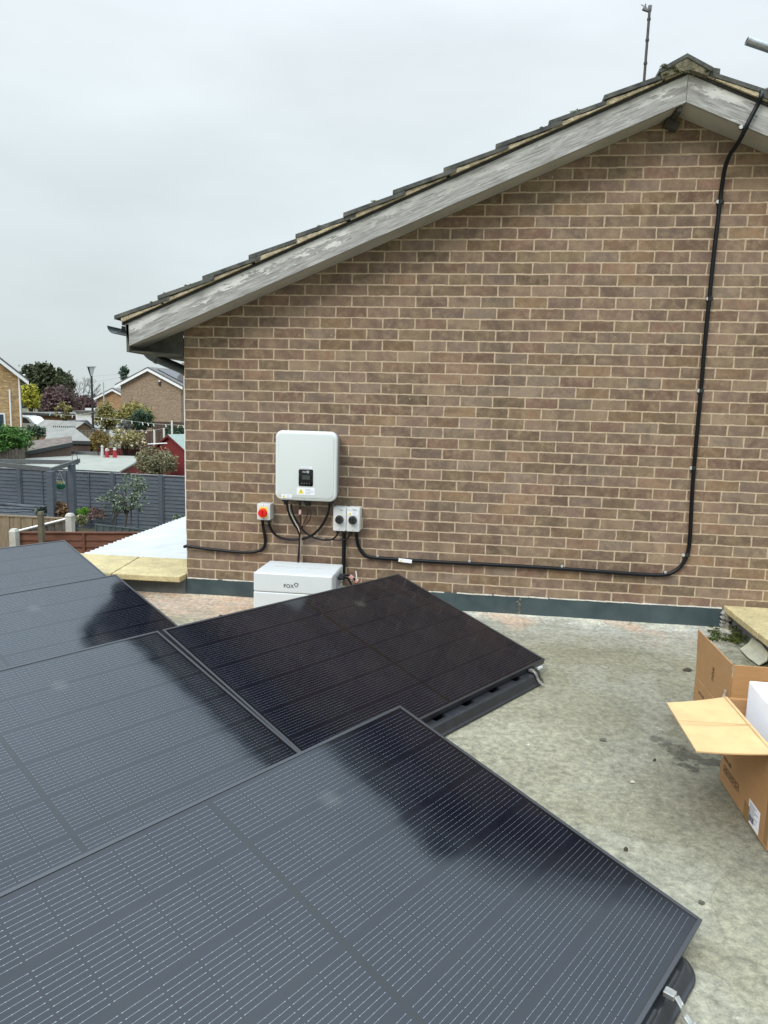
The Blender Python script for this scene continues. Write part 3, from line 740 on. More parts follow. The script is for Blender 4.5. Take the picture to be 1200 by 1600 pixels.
# ------------------------------------------------------------------ inverter on the wall
inv = empty('inverter', (.965, 0, .66), 'white rounded wall mounted solar inverter with small black screen', 'inverter')
IX0, IX1, IZ0, IZ1, IY = .743, 1.187, .658, 1.152, -.185
b = MB(); b.rrect(IX0+.012, IX1-.012, IZ0+.012, IZ1-.012, .045, -.02, -.15); b.build('body', mat('grey_back_casing', (.25, .26, .26), rough=.5), inv, smooth=True)
b = MB(); b.rrect(IX0, IX1, IZ0, IZ1, .052, -.15, IY, bev=.014, n=10); b.build('front_cover', M_white, inv, smooth=True)
b = MB(); b.rrect(IX0+.020, IX1-.020, IZ0+.020, IZ1-.018, .040, IY-.001, IY-.0045, bev=.003, n=10); b.build('front_panel', mat('pale_grey_face', (.61, .635, .61), rough=.35), inv, smooth=True)
yf = IY-.005
a = PY(466.8, 733, yf); c = PY(489, 760, yf)
b = MB(); b.rrect(a.x, c.x, c.z, a.z, .009, yf+.002, yf-.003, bev=.001); scr = b.build('screen', mat('gloss_black', (.004, .004, .006), rough=.15), inv, smooth=True)
sw, sh = c.x-a.x, a.z-c.z
b = MB(); b.bbox((a.x+.24*sw, yf-.0034, c.z+.39*sh), (a.x+.79*sw, yf-.0031, c.z+.64*sh)); b.build('lcd', mat('dull_lcd', (.045, .055, .045), rough=.3), scr)
text('logo_text', 'FOX', .0125, (a.x+.41*sw, yf-.0036, c.z+.84*sh), FRONT, M_whiteplastic, scr, .0003)
def ring(b, c, r, th_, y, n=20, sq=.0):
    vs = []; fs = []
    for k in range(n):
        an = 2*math.pi*k/n; rad = r*(1+.10*math.cos(3*an-math.pi/2*1))
        for (q_, yy) in ((rad, y), (rad-th_, y), (rad-th_, y+.001), (rad, y+.001)):
            vs.append((c[0]+q_*math.cos(an), yy, c[1]+q_*math.sin(an)))
    for k in range(n):
        for q_ in range(4): fs.append((k*4+q_, k*4+(q_+1) % 4, ((k+1) % n)*4+(q_+1) % 4, ((k+1) % n)*4+q_))
    b.add(vs, fs)
b = MB(); ring(b, (a.x+.64*sw, c.z+.855*sh), .0085, .003, yf-.0036); b.build('logo_ring', M_whiteplastic, scr)
b = MB()
for k in range(4): b.box((a.x+sw*(.22+.18*k), yf-.0033, c.z+.16*sh), (.005, .0006, .006))
b.build('button_marks', mat('dim_icon', (.2, .2, .22), rough=.4), scr)
def sticker(name, u0, v0, u1, v1, y, parent, tri=True, lines=4, bar=False):
    a = PY(u0, v0, y); c = PY(u1, v1, y); w_, h_ = c.x-a.x, a.z-c.z
    b = MB(); b.bbox((a.x, y-.0008, c.z), (c.x, y, a.z)); st = b.build(name, M_paper, parent)
    tx = a.x+.24*w_; r = h_*.40; zc = c.z+.5*h_
    if tri:
        b = MB(); b.extr([(tx-r, y-.0016, zc-r*.8), (tx+r, y-.0016, zc-r*.8), (tx, y-.0016, zc+r*.95)], (0, .0006, 0)); b.build('warning_triangle', M_yellow, st)
        b = MB(); b.extr([(tx+r*.12, y-.0022, zc+r*.55), (tx-r*.25, y-.0022, zc-r*.05), (tx, y-.0022, zc-.05*r), (tx-r*.1, y-.0022, zc-r*.6), (tx+r*.28, y-.0022, zc+r*.1), (tx+r*.02, y-.0022, zc+.1*r)], (0, .0005, 0)); b.build('lightning_mark', M_ink, st)
    b = MB(); x_ = a.x+(.48 if tri else .08)*w_
    for k in range(lines):
        L = (.46 if tri else .84)*w_*random.uniform(.6, 1); b.box((x_+L/2, y-.0012, a.z-h_*(.2+.6*k/max(1, lines-1))), (L, .0006, h_*.055))
    b.build('print_lines', M_dimink, st)
    return st
sticker('warning_label', 463.8, 761.5, 491.5, 774, yf, inv)
sticker('small_label', 439.8, 772, 456, 779, yf, inv, lines=3)
sticker('top_label', 470, 728.5, 488, 732.4, yf, inv, tri=False, lines=2)
for x_, w_ in ((.80, .045), (.905, .03), (.965, .06), (1.135, .034)):
    b = MB(); b.box((x_+.0, -.10, IZ0-.006), (w_, .05, .028)); b.tube([(x_, -.10, IZ0), (x_, -.10, IZ0-.045)], w_*.36, 12); b.build('cable_gland', M_black, inv, bevel=.002)

# ------------------------------------------------------------------ switches
def knob_box(name, label, u0, v0, u1, v1, knob_u, knob_v, kr, km, group=None, depth=.095, plate=None):
    a = PY(u0, v0, -depth); c = PY(u1, v1, -depth)
    e_ = empty(name, ((a.x+c.x)/2, 0, c.z), label, 'isolator switch', group)
    b = MB(); b.rrect(a.x, c.x, c.z, a.z, .008, -.002, -depth, bev=.004); b.build('housing', mat('pale_grey_switch_housing', (.66, .66, .64), (.60, .60, .58), 40, .45), e_, smooth=True)
    if plate: 
        pu0, pv0, pu1, pv1 = plate; q0 = PY(pu0, pv0, -depth); q1 = PY(pu1, pv1, -depth)
        b = MB(); b.bbox((q0.x, -depth-.0012, q1.z), (q1.x, -depth, q0.z)); b.build('yellow_plate', mat('soft_yellow', (.86, .62, .12), rough=.5), e_)
    kc = PY(knob_u, knob_v, -depth-.02)
    b = MB(); b.disc((kc.x, -depth-.0013, kc.z), (0, -1, 0), kr*1.12, kr*1.08, .006, 28); b.disc((kc.x, -depth-.007, kc.z), (0, -1, 0), kr, kr*.92, .024, 28)
    kn = b.build('knob', km, e_, smooth=True)
    b = MB(); b.box((kc.x, -depth-.036, kc.z), (kr*.42, .012, kr*1.7)); b.build('grip', km, kn, bevel=.002)
    for zz in (a.z-.010, c.z+.010): b = MB(); b.disc(((a.x+c.x)/2, -depth, zz), (0, -1, 0), .003, .003, .0008, 10); b.build('screw', M_ink, e_)
    for dx in (-.025, .025): b = MB(); b.tube([((a.x+c.x)/2+dx, -.045, c.z+.002), ((a.x+c.x)/2+dx, -.045, c.z-.022)], .0125, 12); b.build('cable_gland', M_black, e_, smooth=True)
    return e_
knob_box('isolator_switch', 'white isolator switch with round red knob, left of the inverter bottom', 401.5, 787, 422, 813, 409.5, 801.8, .030, M_red, plate=(405, 792, 418.5, 809))
GRP = 'pair of grey isolators with black knobs'
q1_ = knob_box('isolator_switch', 'grey isolator with black knob and no sticker, left one of the pair below the inverter', 520.8, 792.5, 540.3, 830.3, 529.5, 812.5, .028, M_black, GRP)
q2_ = knob_box('isolator_switch', 'grey isolator with black knob and small warning sticker, right one of the pair', 541.7, 793, 561.5, 831.3, 550.3, 813.5, .028, M_black, GRP)
sticker('warning_label', 543, 799, 559.5, 806.5, -.096, q2_, lines=3)
for q_, u_ in ((q1_, 529), (q2_, 550)):
    a = PY(u_+3.5, 797, -.0965); b = MB(); b.box((a.x+.006, a.y, a.z), (.020, .0006, .008)); b.build('rating_mark', M_dimink, q_)

# ------------------------------------------------------------------ battery box
BX0, BX1, BY0, BY1, BZ1 = .664, 1.219, -.434, -.040, .180
bat = empty('battery_box', ((BX0+BX1)/2, (BY0+BY1)/2, ROOF), 'white home battery box standing on the flat roof against the flashing', 'battery')
m_bat = mat('white_battery_casing', (.66, .675, .67), (.63, .645, .64), 5, .38)
b = MB(); b.bbox((BX0, BY0, ROOF+.015), (BX1, BY1, .043)); b.build('lower_module', m_bat, bat, bevel=.008, segs=3)
b = MB(); b.bbox((BX0, BY0, .045), (BX1, BY1, BZ1)); b.build('upper_module', m_bat, bat, bevel=.010, segs=4)
b = MB(); b.bbox((BX0+.02, BY0+.02, ROOF-.002), (BX1-.02, BY1-.02, ROOF+.016)); b.build('plinth', M_black, bat)
lx = PY(451.7, 916, BY0)
text('logo_text', 'FOX', .034, (lx.x-.003, BY0-.0008, lx.z), FRONT, M_ink, bat, .0006)
lg = PY(463, 914, BY0); b = MB(); ring(b, (lg.x, lg.z), .0145, .0045, BY0-.0012, 28); b.build('logo_ring', M_ink, bat)
q0 = PZ(429, 885, BZ1); q1 = PZ(506, 888.5, BZ1)
b = MB(); n = 34
for i in range(n):
    if i in (10, 14, 22, 27): continue
    x_ = q0.x+(q1.x-q0.x)*i/n; hgt = random.uniform(.006, .010)
    b.box((x_, (q0.y+q1.y)/2, BZ1+.0007), (.0045, hgt, .0006)); 
    if random.random() < .6: b.box((x_+.003, (q0.y+q1.y)/2+random.choice((-.003, 0, .003)), BZ1+.0007), (.0035, .0022, .0006))
b.build('top_lettering', mat('faint_print', (.42, .43, .44), rough=.5), bat)
b = MB(); b.bbox((BX1+.0005, -.30, .06), (BX1+.006, -.12, .155)); cp = b.build('connector_plate', mat('grey_connector_plate', (.32, .33, .35), rough=.4), bat, bevel=.002)
b = MB()
for i in range(3): b = MB(); b.box((BX1+.022, -.17-.045*i, .128), (.036, .02, .022)); b.build('plug', M_black, cp, bevel=.003)


# ------------------------------------------------------------------ cables
def clip_mesh(pts_uv, y, cable_r, side):
    b = MB(); w_ = MB()
    for (u_, v_, cu_, cv_) in pts_uv: pass
    return b
def cable(name, label, pts, r, m=M_cable, n=8, cat='cable', group=None):
    b = MB(); b.tube(spline(pts, n), r, 10); return tag(b.build(name, m, smooth=True), label, cat, group)
def P(L, y): return [PY(u_, v_, (y if len(t_) == 0 else t_[0])) for u_, v_, *t_ in L]
main = [(557, 831, -.045), (557.5, 842, -.035), (560, 853), (566, 863), (576, 870), (600, 872.5), (650, 876), (700, 879), (760, 882), (850, 887), (930, 892.5), (1000, 897.5), (1036, 898.5), (1055, 892), (1068, 879), (1075, 862), (1078, 840),
        (1080, 800), (1084, 735), (1095, 612), (1101, 540), (1108, 470), (1116, 392), (1125, 316), (1128, 290, -.03), (1133, 262, -.06), (1140, 243, -.11), (1150, 228, -.16), (1158, 215, -.21), (1165, 200, -.236), (1174, 182, -.242), (1183, 165, -.247), (1189, 152, -.262), (1190, 145.5, -.25), (1186, 144, -.22), (1181, 147, -.17), (1180, 149, -.10)]
mc = empty('armoured_cable', PY(1036, 898, -.02), 'thick black cable clipped down the right of the brick gable and along above the flashing', 'cable')
b = MB(); b.tube(spline(P(main, -.020), 8), .0135, 12); b.build('sheath', M_cable, mc, smooth=True)
clips = [(1121.5, 315.5, 1127), (1106, 467, 1110), (1091.5, 610.5, 1096), (1079.5, 731.5, 1084), (1067.5, 867, 1074)]
for (u_, v_, cu_) in clips:
    q = PY(u_, v_, -.020); k_ = PY(cu_, v_, -.020)
    b = MB(); b.tube([(k_.x, -.020, k_.z-.012), (k_.x, -.020, k_.z+.012)], .0165, 14); b.box(((q.x+k_.x)/2, -.012, q.z), (abs(k_.x-q.x)+.012, .018, .020)); cl = b.build('clip', M_black, mc, smooth=True, bevel=.001)
    b = MB(); b.disc((q.x, -.021, q.z), (0, -1, 0), .0125, .011, .006, 16); wsh = b.build('washer', mat('pale_washer', (.62, .60, .56), rough=.35, metal=.5), cl, smooth=True)
for (u_, v_) in ((535, 870.5), (733.5, 876.5), (878, 884.5), (1039.5, 894), (590, 869)):
    if u_ == 535: continue
    q = PY(u_, v_, -.020); b = MB(); b.box((q.x, -.012, q.z-.006), (.020, .020, .024)); cl = b.build('clip', M_black, mc, bevel=.002)
    b = MB(); b.disc((q.x, -.021, q.z), (0, -1, 0), .0105, .009, .006, 16); b.build('washer', _mc['pale_washer'], cl, smooth=True)
q = PY(1160.5, 199, OV-.02); k_ = PY(1166, 200, OV-.02)
b = MB(); b.box(((q.x+k_.x)/2, OV-.012, q.z), (.05, .022, .022)); cl = b.build('clip', M_black, mc, bevel=.003)
b = MB(); b.disc((q.x-.012, OV-.022, q.z), (0, -1, 0), .012, .011, .006, 16); b.build('washer', _mc['pale_washer'], cl, smooth=True)
a = PY(622.5, 874.5, -.04); c = PY(643.5, 878.5, -.04)
b = MB(); b.box(((a.x+c.x)/2, -.034, (a.z+c.z)/2), (c.x-a.x, .010, .026), Matrix.Rotation(.07, 3, 'Y')); lab_ = b.build('cable_label', M_paper, mc, bevel=.002)
b = MB(); b.box(((a.x+c.x)/2-.03, -.0398, (a.z+c.z)/2+.002), (.008, .0008, .016), Matrix.Rotation(.07, 3, 'Y')); b.build('printed_stripe', M_yellow, lab_)

c1 = cable('cable', 'black cable curving from the red knob switch leftward round the wall corner',
      P([(410, 812, -.045), (411, 822, -.04), (413.5, 835), (414.5, 848), (411, 857), (402, 861.5), (388, 863), (370, 862.5), (345, 860), (318, 857), (292.5, 853.5, -.018)], -.02)+[Vector((-.014, .01, .24)), Vector((-.014, .2, .24))], .0115)
cable('cable', 'black cable looping from the red knob switch across to the right end of the inverter',
      P([(420.5, 812, -.045), (421.5, 822, -.045), (427, 832), (436, 839), (449, 842.5), (463, 843), (477, 841), (491, 834), (503, 821), (511, 806), (514.5, 794, -.09), (515, 786, -.10)], -.035), .0095)
cable('cable', 'black cable with white edge hanging from the left of the inverter into the battery box',
      P([(448.5, 788, -.10), (450, 797, -.08), (454, 809), (460, 820), (466, 829), (468.5, 840), (467.5, 860), (466.5, 870), (466, 885, -.06)], -.05), .0085)
cable('cable', 'pale grey wire hanging beside the black battery cable under the inverter',
      P([(452, 788, -.10), (453, 798, -.08), (459, 812), (466, 825), (470, 838), (469.5, 855), (468.5, 868), (469, 885, -.06)], -.06), .0035, mat('pale_wire', (.55, .55, .50), rough=.5))
cable('cable', 'thin black cable swinging from the left of the inverter to the grey isolator pair',
      P([(455, 788, -.10), (457, 800, -.08), (462, 811), (468, 821), (476, 831), (488, 839), (503, 843.5), (515, 843.5), (523, 840), (527.5, 834, -.045), (528.5, 829, -.045)], -.05), .0065)
cable('cable', 'thin dark cable dipping between the two grey isolators toward the left',
      P([(549.5, 830, -.045), (547, 836), (541, 842), (532, 844), (520, 843.5), (508, 842)], -.045), .0045)
cable('cable', 'red wire with pink tag hanging from the middle of the inverter',
      P([(468.5, 788, -.10), (468.8, 796), (469.2, 806), (469.5, 818), (469.2, 830), (468.5, 850), (467.5, 880, -.06)], -.08), .0045, mat('dark_red_wire', (.055, .004, .005), rough=.4))
a = PY(468.8, 800, -.09); b = MB(); b.box((a.x, -.09, a.z), (.018, .012, .034)); tag(b.build('cable_tag', mat('pink_tag', (.80, .50, .48), rough=.5), bevel=.003), 'pink tag around the red wire under the inverter', 'tag')
cable('cable', 'thin black wire looping from the inverter middle connector, left strand', P([(481, 795, -.10), (480, 805), (476, 815), (471, 824)], -.075), .0028)
cable('cable', 'thin black wire looping from the inverter middle connector, right strand bowed out', P([(483.5, 795, -.10), (486, 804), (483.5, 813), (477, 820), (472, 825)], -.075), .0028)
cable('conduit', 'thick straight black conduit dropping from the isolator pair behind the battery box', P([(537.2, 829, -.045), (537.3, 850, -.03), (537.0, 875), (536.3, 905)], -.03), .0145, cat='conduit')
cable('cable', 'black battery lead with red striped tag leaving the right side of the battery box', [(BX1+.03, -.16, .128), (BX1+.07, -.15, .125), (BX1+.10, -.13, .10), (BX1+.12, -.11, .05), (BX1+.12, -.10, -.02)], .0075)
cable('cable', 'lower black battery lead curling beside the battery box', [(BX1+.03, -.21, .128), (BX1+.065, -.20, .115), (BX1+.085, -.17, .07), (BX1+.10, -.12, .0)], .0075)
cable('cable', 'pale wire looped beside the battery box plugs', [(BX1+.03, -.12, .10), (BX1+.07, -.13, .085), (BX1+.11, -.10, .09), (BX1+.10, -.06, .14)], .0045, _mc['pale_wire'])
b = MB(); b.box((BX1+.085, -.155, .118), (.030, .016, .020), Matrix.Rotation(.7, 3, 'Y')); b.box((BX1+.118, -.13, .085), (.020, .016, .026), Matrix.Rotation(.4, 3, 'Y'))
tag(b.build('cable_tag', mat('white_pink_tag', (.82, .62, .58), (.6, .12, .1), 60, .5)), 'red and white tag on the battery lead right of the battery box', 'tag')

# ------------------------------------------------------------------ cardboard boxes
def card_mat(name, c, inner=False):
    m, t, p = newmat(name); B = NB(t); o = B.obj()
    fl = B.rng(B.noise(B.n('ShaderNodeMapping', {0: o, 'Scale': (1, 1, 8)}).outputs[0], 12, 4, .6), .3, .7, .93, 1.06)
    big = B.rng(B.noise(o, 5, 4, .6), .3, .7, .93, 1.06)
    col = B.n('ShaderNodeVectorMath', {0: c4(c)[:3], 'Scale': B.math('MULTIPLY', fl, big)}, operation='SCALE').outputs[0]
    t.links.new(col, p.inputs['Base Color']); p.inputs['Roughness'].default_value = .82; p.inputs['Specular IOR Level'].default_value = .2
    t.links.new(B.bump(B.noise(o, 90, 4, .6), .0012), p.inputs['Normal'])
    return m
M_card = card_mat('brown_cardboard', (.40, .225, .105)); M_cardin = card_mat('pale_inner_cardboard', (.60, .385, .190)); M_cardd = card_mat('tan_cardboard', (.46, .255, .11))
T = .005
box2 = empty('cardboard_box', (3.47, -2.46, ROOF), 'open brown cardboard box in front holding white foam, its big pale flap folded out left', 'box', 'cardboard boxes by the right parapet')
bx0, bx1, by0, by1, bz = 3.190, 3.86, -2.70, -2.215, .215
b = MB(); b.bbox((bx0, by0, ROOF+.006), (bx0+T, by1, bz)); b.bbox((bx1-T, by0, ROOF+.006), (bx1, by1, bz)); b.bbox((bx0+T, by0, ROOF+.006), (bx1-T, by0+T, bz)); b.bbox((bx0+T, by1-T, ROOF+.006), (bx1-T, by1, bz)); b.bbox((bx0+T, by0+T, ROOF+.006), (bx1-T, by1-T, ROOF+.012))
b.build('carton', M_card, box2, bevel=.0015)
b = MB(); n = 6
for s_, zz in ((0, 0), (1, T)):
    for i in range(n+1):
        if s_ == 0 and i == 0: ncol = 2
        t_ = i/n; x_ = bx0-.001-.262*t_; zc = bz+.002-.004*math.sin(t_*math.pi)-.004*t_+zz
        b.v += [Vector((x_, by0+.002-.022*t_, zc)), Vector((x_+.02*t_, by1-.002-.050*t_, zc-.020*t_))]
m2 = 2*(n+1)
cre = MB(); ym = (by0+by1)/2-.012; cre.box((bx0-.13, ym-.014, bz+.0068), (.255, .0035, .0012), Matrix.Rotation(.05, 3, 'Z')); cre.box((bx0-.012, (by0+by1)/2, bz+.0078), (.004, by1-by0-.01, .0012))
for i in range(n):
    b.f += [(2*i, 2*i+2, 2*i+3, 2*i+1), (m2+2*i, m2+2*i+1, m2+2*i+3, m2+2*i+2), (2*i, m2+2*i, m2+2*i+2, 2*i+2), (2*i+1, 2*i+3, m2+2*i+3, m2+2*i+1)]
b.f += [(0, 1, m2+1, m2), (2*n, m2+2*n, m2+2*n+1, 2*n+1)]
fl_ = b.build('flap', M_cardin, box2, label='large pale cardboard flap folded flat to the left'); cre.build('crease', card_mat('crushed_crease', (.50, .31, .15)), fl_)
b = MB(); b.extr([(bx0+.01, by0-.001, bz), (bx1-.01, by0-.001, bz), (bx1-.02, by0-.20, bz-.12), (bx0+.03, by0-.20, bz-.12)], (0, -.002, .004)); b.build('flap', M_cardd, box2)
b = MB(); b.extr([(bx0+.01, by1+.001, bz), (bx1-.01, by1+.001, bz), (bx1-.02, by1+.015, bz-.17), (bx0+.03, by1+.015, bz-.17)], (0, .001, .004)); b.build('flap', M_cardd, box2)
# shipping label and print on the left face
SIDE = Matrix(((0, 0, -1), (-1, 0, 0), (0, 1, 0)))      # text facing -x
a = PL(1170.5, 1246, 0, bx0); c = PL(1184.5, 1306, 0, bx0); q_ = PL(1187, 1271, 0, bx0)
y0_, y1_ = -2.655, -2.535; z0_, z1_ = -.085, .065
y0_ = PL(1186, 1290, 0, bx0).y; y1_ = PL(1170, 1262, 0, bx0).y
z1_ = PL(1170.5, 1246, 0, bx0).z; z0_ = PL(1184.5, 1306, 0, bx0).z
b = MB(); b.bbox((bx0-.0012, y0_, z0_), (bx0-.0002, y1_, z1_)); sl = b.build('shipping_label', M_paper, box2)
b = MB()
for k in range(9):
    zz = z1_-(z1_-z0_)*(.10+.09*k); L = (y1_-y0_)*random.uniform(.3, .8); b.box((bx0-.0016, y1_-.008-L/2, zz), (.0006, L, .004))
b.build('print_lines', M_dimink, sl)
b = MB()
for k in range(14): b.box((bx0-.0016, y1_-.012-k*.0032, z0_+.022), (.0006, random.choice((.0009, .0018)), .022))
b.build('barcode', M_ink, sl)
b = MB()
for k in range(5):
    yy = by1-.055-.034*k; zz = ROOF+.075
    for (dy, dz, sy, sz) in ((-.013, 0, .002, .028), (.013, 0, .002, .028), (0, .014, .028, .002), (0, -.014, .028, .002)):
        b.box((bx0-.0008, yy+dy, zz+dz), (.0006, sy, sz))
    b.box((bx0-.0008, yy, zz), (.0006, random.uniform(.004, .012), random.uniform(.006, .014)))
b.build('handling_symbols', mat('brown_print', (.08, .04, .02), rough=.6), box2)
text('box_print', 'FOX ESS', .020, (bx0-.0008, by1-.075, ROOF+.115), SIDE, _mc['brown_print'], box2, .0003)
m_tape = mat('brown_packing_tape', (.27, .145, .055), rough=.22, spec=.6)
b = MB(); b.bbox((bx0-.0014, by0+.001, ROOF+.02), (bx0-.0004, by0+.03, bz-.02)); b.bbox((bx0-.0014, by0+.16, ROOF+.007), (bx0-.0004, by0+.215, ROOF+.07)); b.build('packing_tape', m_tape, box2)
# foam in it
a = PZ(1173, 1069, .33)
foam = empty('foam_block', (3.6, -2.4, .1), 'white polystyrene packing block sticking up out of the open cardboard box', 'foam packing')
b = MB(); fx0 = bx0+.045; rotf = Matrix.Rotation(-.06, 3, 'Z'); b.box((fx0+.29, -2.41, .205), (.56, .30, .20), rotf); b.build('upper_block', M_foam, foam, bevel=.006)
b = MB(); b.box((fx0+.27, -2.455, .07), (.62, .42, .12)); b.build('lower_tray', M_foam, foam, bevel=.006)

# rear box with upright flaps
X0, X1, Y0, Y1 = 3.278, 3.86, -2.0, -1.535; FZ, TZ = .055, .285
box1 = empty('cardboard_box', (3.56, -1.77, ROOF), 'rear cardboard box with tall upright flaps, behind the box of white foam', 'box', 'cardboard boxes by the right parapet')
b = MB(); b.bbox((X0, Y0, ROOF+.006), (X0+T, Y1, FZ)); b.bbox((X1-T, Y0, ROOF+.006), (X1, Y1, FZ)); b.bbox((X0+T, Y0, ROOF+.006), (X1-T, Y0+T, FZ)); b.bbox((X0+T, Y1-T, ROOF+.006), (X1-T, Y1, FZ)); b.bbox((X0+T, Y0+T, ROOF+.006), (X1-T, Y1-T, ROOF+.012))
b.build('carton', M_card, box1, bevel=.0015)
def flap(P4, d, m, lab=None): 
    b = MB(); b.extr(P4, d); return b.build('flap', m, box1, bevel=.001, label=lab)
flap([(X0+.001, Y0+.003, FZ+.002), (X0+.001, Y1-.003, FZ+.002), (X0-.004, Y1+.012, TZ+.004), (X0-.004, Y0+.004, TZ)], (T, 0, 0), M_card)
flap([(X0+.008, Y0+.001, FZ+.002), (X1-.004, Y0+.001, FZ+.002), (X1-.004, Y0-.006, TZ), (X0+.002, Y0-.006, TZ-.003)], (0, T, 0), M_cardd)
flap([(X0+.01, Y1-.001, FZ+.002), (X1-.01, Y1-.001, FZ+.002), (X1-.01, Y1+.015, FZ-.15), (X0+.02, Y1+.015, FZ-.15)], (0, 0, T), M_cardd)
text('box_print', 'FOX', .03, (X0-.0045, (Y0+Y1)/2-.02, (FZ+TZ)/2-.01), SIDE @ Matrix.Rotation(R(90), 3, 'Z'), _mc['brown_print'], box1, .0003)
text('box_print', 'FOX ESS', .02, (X0-.0008, (Y0+Y1)/2+.12, FZ-.055), SIDE, _mc['brown_print'], box1, .0003)
# scrap of clear tape hanging on the flap edge
m, t, p_ = newmat('clear_tape'); p_.inputs['Base Color'].default_value = (.75, .76, .78, 1); p_.inputs['Roughness'].default_value = .15; p_.inputs['Alpha'].default_value = .38
b = MB(); n = 9
for i in range(n+1):
    t_ = i/n; z_ = .155-.16*t_; wig = .004*math.sin(i*2.1); b.v += [Vector((X0-.010+wig, Y0+.045+.005*math.sin(i*1.3), z_)), Vector((X0-.014-wig, Y0+.002, z_+.012*(1-t_)))]
for i in range(n): b.f.append((2*i, 2*i+1, 2*i+3, 2*i+2))
b.build('loose_tape', m, box1)

# ------------------------------------------------------------------ aerial, scaffold tube
base = Vector((3.60, 2.2, 0)); 
a = AT(1006, 131, 7.3); tp = AT(1015.5, 10, 7.3)
b = MB(); b.tube([a-Vector((0, 0, .55)), a, tp], .014, 10); e_ = empty('roof_aerial', (a.x, a.y, a.z-.5), 'thin dark aerial mast rising behind the roof ridge', 'aerial')
b.build('mast', mat('rusty_dark_steel', (.06, .05, .045), (.03, .028, .028), 30, .6, metal=.4), e_, smooth=True)
b = MB(); b.box(tp+Vector((-.03, 0, -.035)), (.09, .03, .02), Matrix.Rotation(.35, 3, 'Y')); b.box(tp+Vector((-.045, 0, 0)), (.012, .012, .05)); b.tube([tp+Vector((-.03, 0, -.01)), tp+Vector((-.09, 0, .02))], .004, 6); b.box(tp+Vector((0, 0, -.02)), (.035, .035, .05))
b.build('bracket', mat('dull_bracket', (.14, .14, .14), rough=.6), e_)
b = MB()
for f_ in (.25, .55, .82): q = a.lerp(tp, f_); b.tube([q, q+Vector((0, 0, .02))], .019, 8)
b.build('cable_tie', M_ink, e_)
a = AT(1166.5, 63.5, 4.35); d = (AT(1200, 75, 4.35)-a).normalized()
sc = empty('scaffold_tube', (a.x+1.6, a.y, G), 'grey scaffold tube poking in from the right above the roof', 'scaffold tube')
def hollow(b, A, B, r, t_=.004, n=20):
    A = Vector(A); B = Vector(B); z_ = (B-A).normalized(); x_ = z_.orthogonal().normalized(); y_ = z_.cross(x_); vs = []; fs = []
    for c_ in (A, B):
        for q_ in (r, r-t_):
            for k in range(n): an = 2*math.pi*k/n; vs.append(c_+(x_*math.cos(an)+y_*math.sin(an))*q_)
    for k in range(n):
        k2 = (k+1) % n; fs += [(k, k2, 2*n+k2, 2*n+k), (n+k, 3*n+k, 3*n+k2, n+k2), (k, n+k, n+k2, k2), (2*n+k, 2*n+k2, 3*n+k2, 3*n+k)]
    b.add(vs, fs)
b = MB(); hollow(b, a, a+d*3.2, .0242); b.build('ledger', M_galv, sc, smooth=True)
up = a+d*2.9; b = MB(); hollow(b, (up.x, up.y+.055, G), (up.x, up.y+.055, 4.6), .0242); b.build('upright', M_galv, sc, smooth=True)
b = MB(); b.box(up+Vector((0, .027, 0)), (.08, .10, .08)); b.build('coupler', M_galv, sc, bevel=.01)

# ------------------------------------------------------------------ white corrugated lean-to roof beyond the left coping
m_corr = mat('white_corrugated_sheet', (.46, .465, .475), (.38, .385, .395), 2.2, .5, bump=.001)
ca = empty('lean_to', (-1.2, 3.2, G), 'lean-to with white corrugated sheet roof behind the yellow coping stones', 'lean-to')
b = MB(); ny_ = 230; xe = -2.28; vs = []
for i in range(ny_+1):
    y = .52+i*(5.0/ny_); c_ = .016*math.cos(i*math.pi/2.5)
    xl = xe+random.uniform(-.012, .012)
    vs += [Vector((-.02, y, -.262+c_)), Vector((xl, y, -.43+c_)), Vector((xl, y, -.436+c_)), Vector((-.02, y, -.268+c_))]
b.add(vs, [(4*i+q, 4*i+(q+1) % 4, 4*i+4+(q+1) % 4, 4*i+4+q) for i in range(ny_) for q in range(4)])
b.build('roof_sheet', m_corr, ca, smooth=True)
b = MB(); b.bbox((-2.18, .6, G), (-2.10, 5.4, -.46)); b.bbox((-2.1, 5.35, G), (-.03, 5.43, -.44)); b.build('wall', mat('pale_timber', (.32, .27, .2), (.24, .2, .15), 5, .8), ca)
b = MB()
for i in range(26): b.disc((random.uniform(-2.1, -.3), random.uniform(.8, 5.2), -.41+.0), (0, 0, 1), .012, .010, .05, 8)
ca2 = MB()
for i in range(16):
    x = random.choice((-1.9, -1.3, -.7)); y = .8+random.randint(0, 11)*.39; z = -.43+(x-xe)/(2.26)*.168+.010
    ca2.disc((x, y, z), (0, 0, 1), .013, .010, .010, 8)
ca2.build('fixing_caps', mat('grey_cap', (.25, .26, .27), rough=.5), ca)

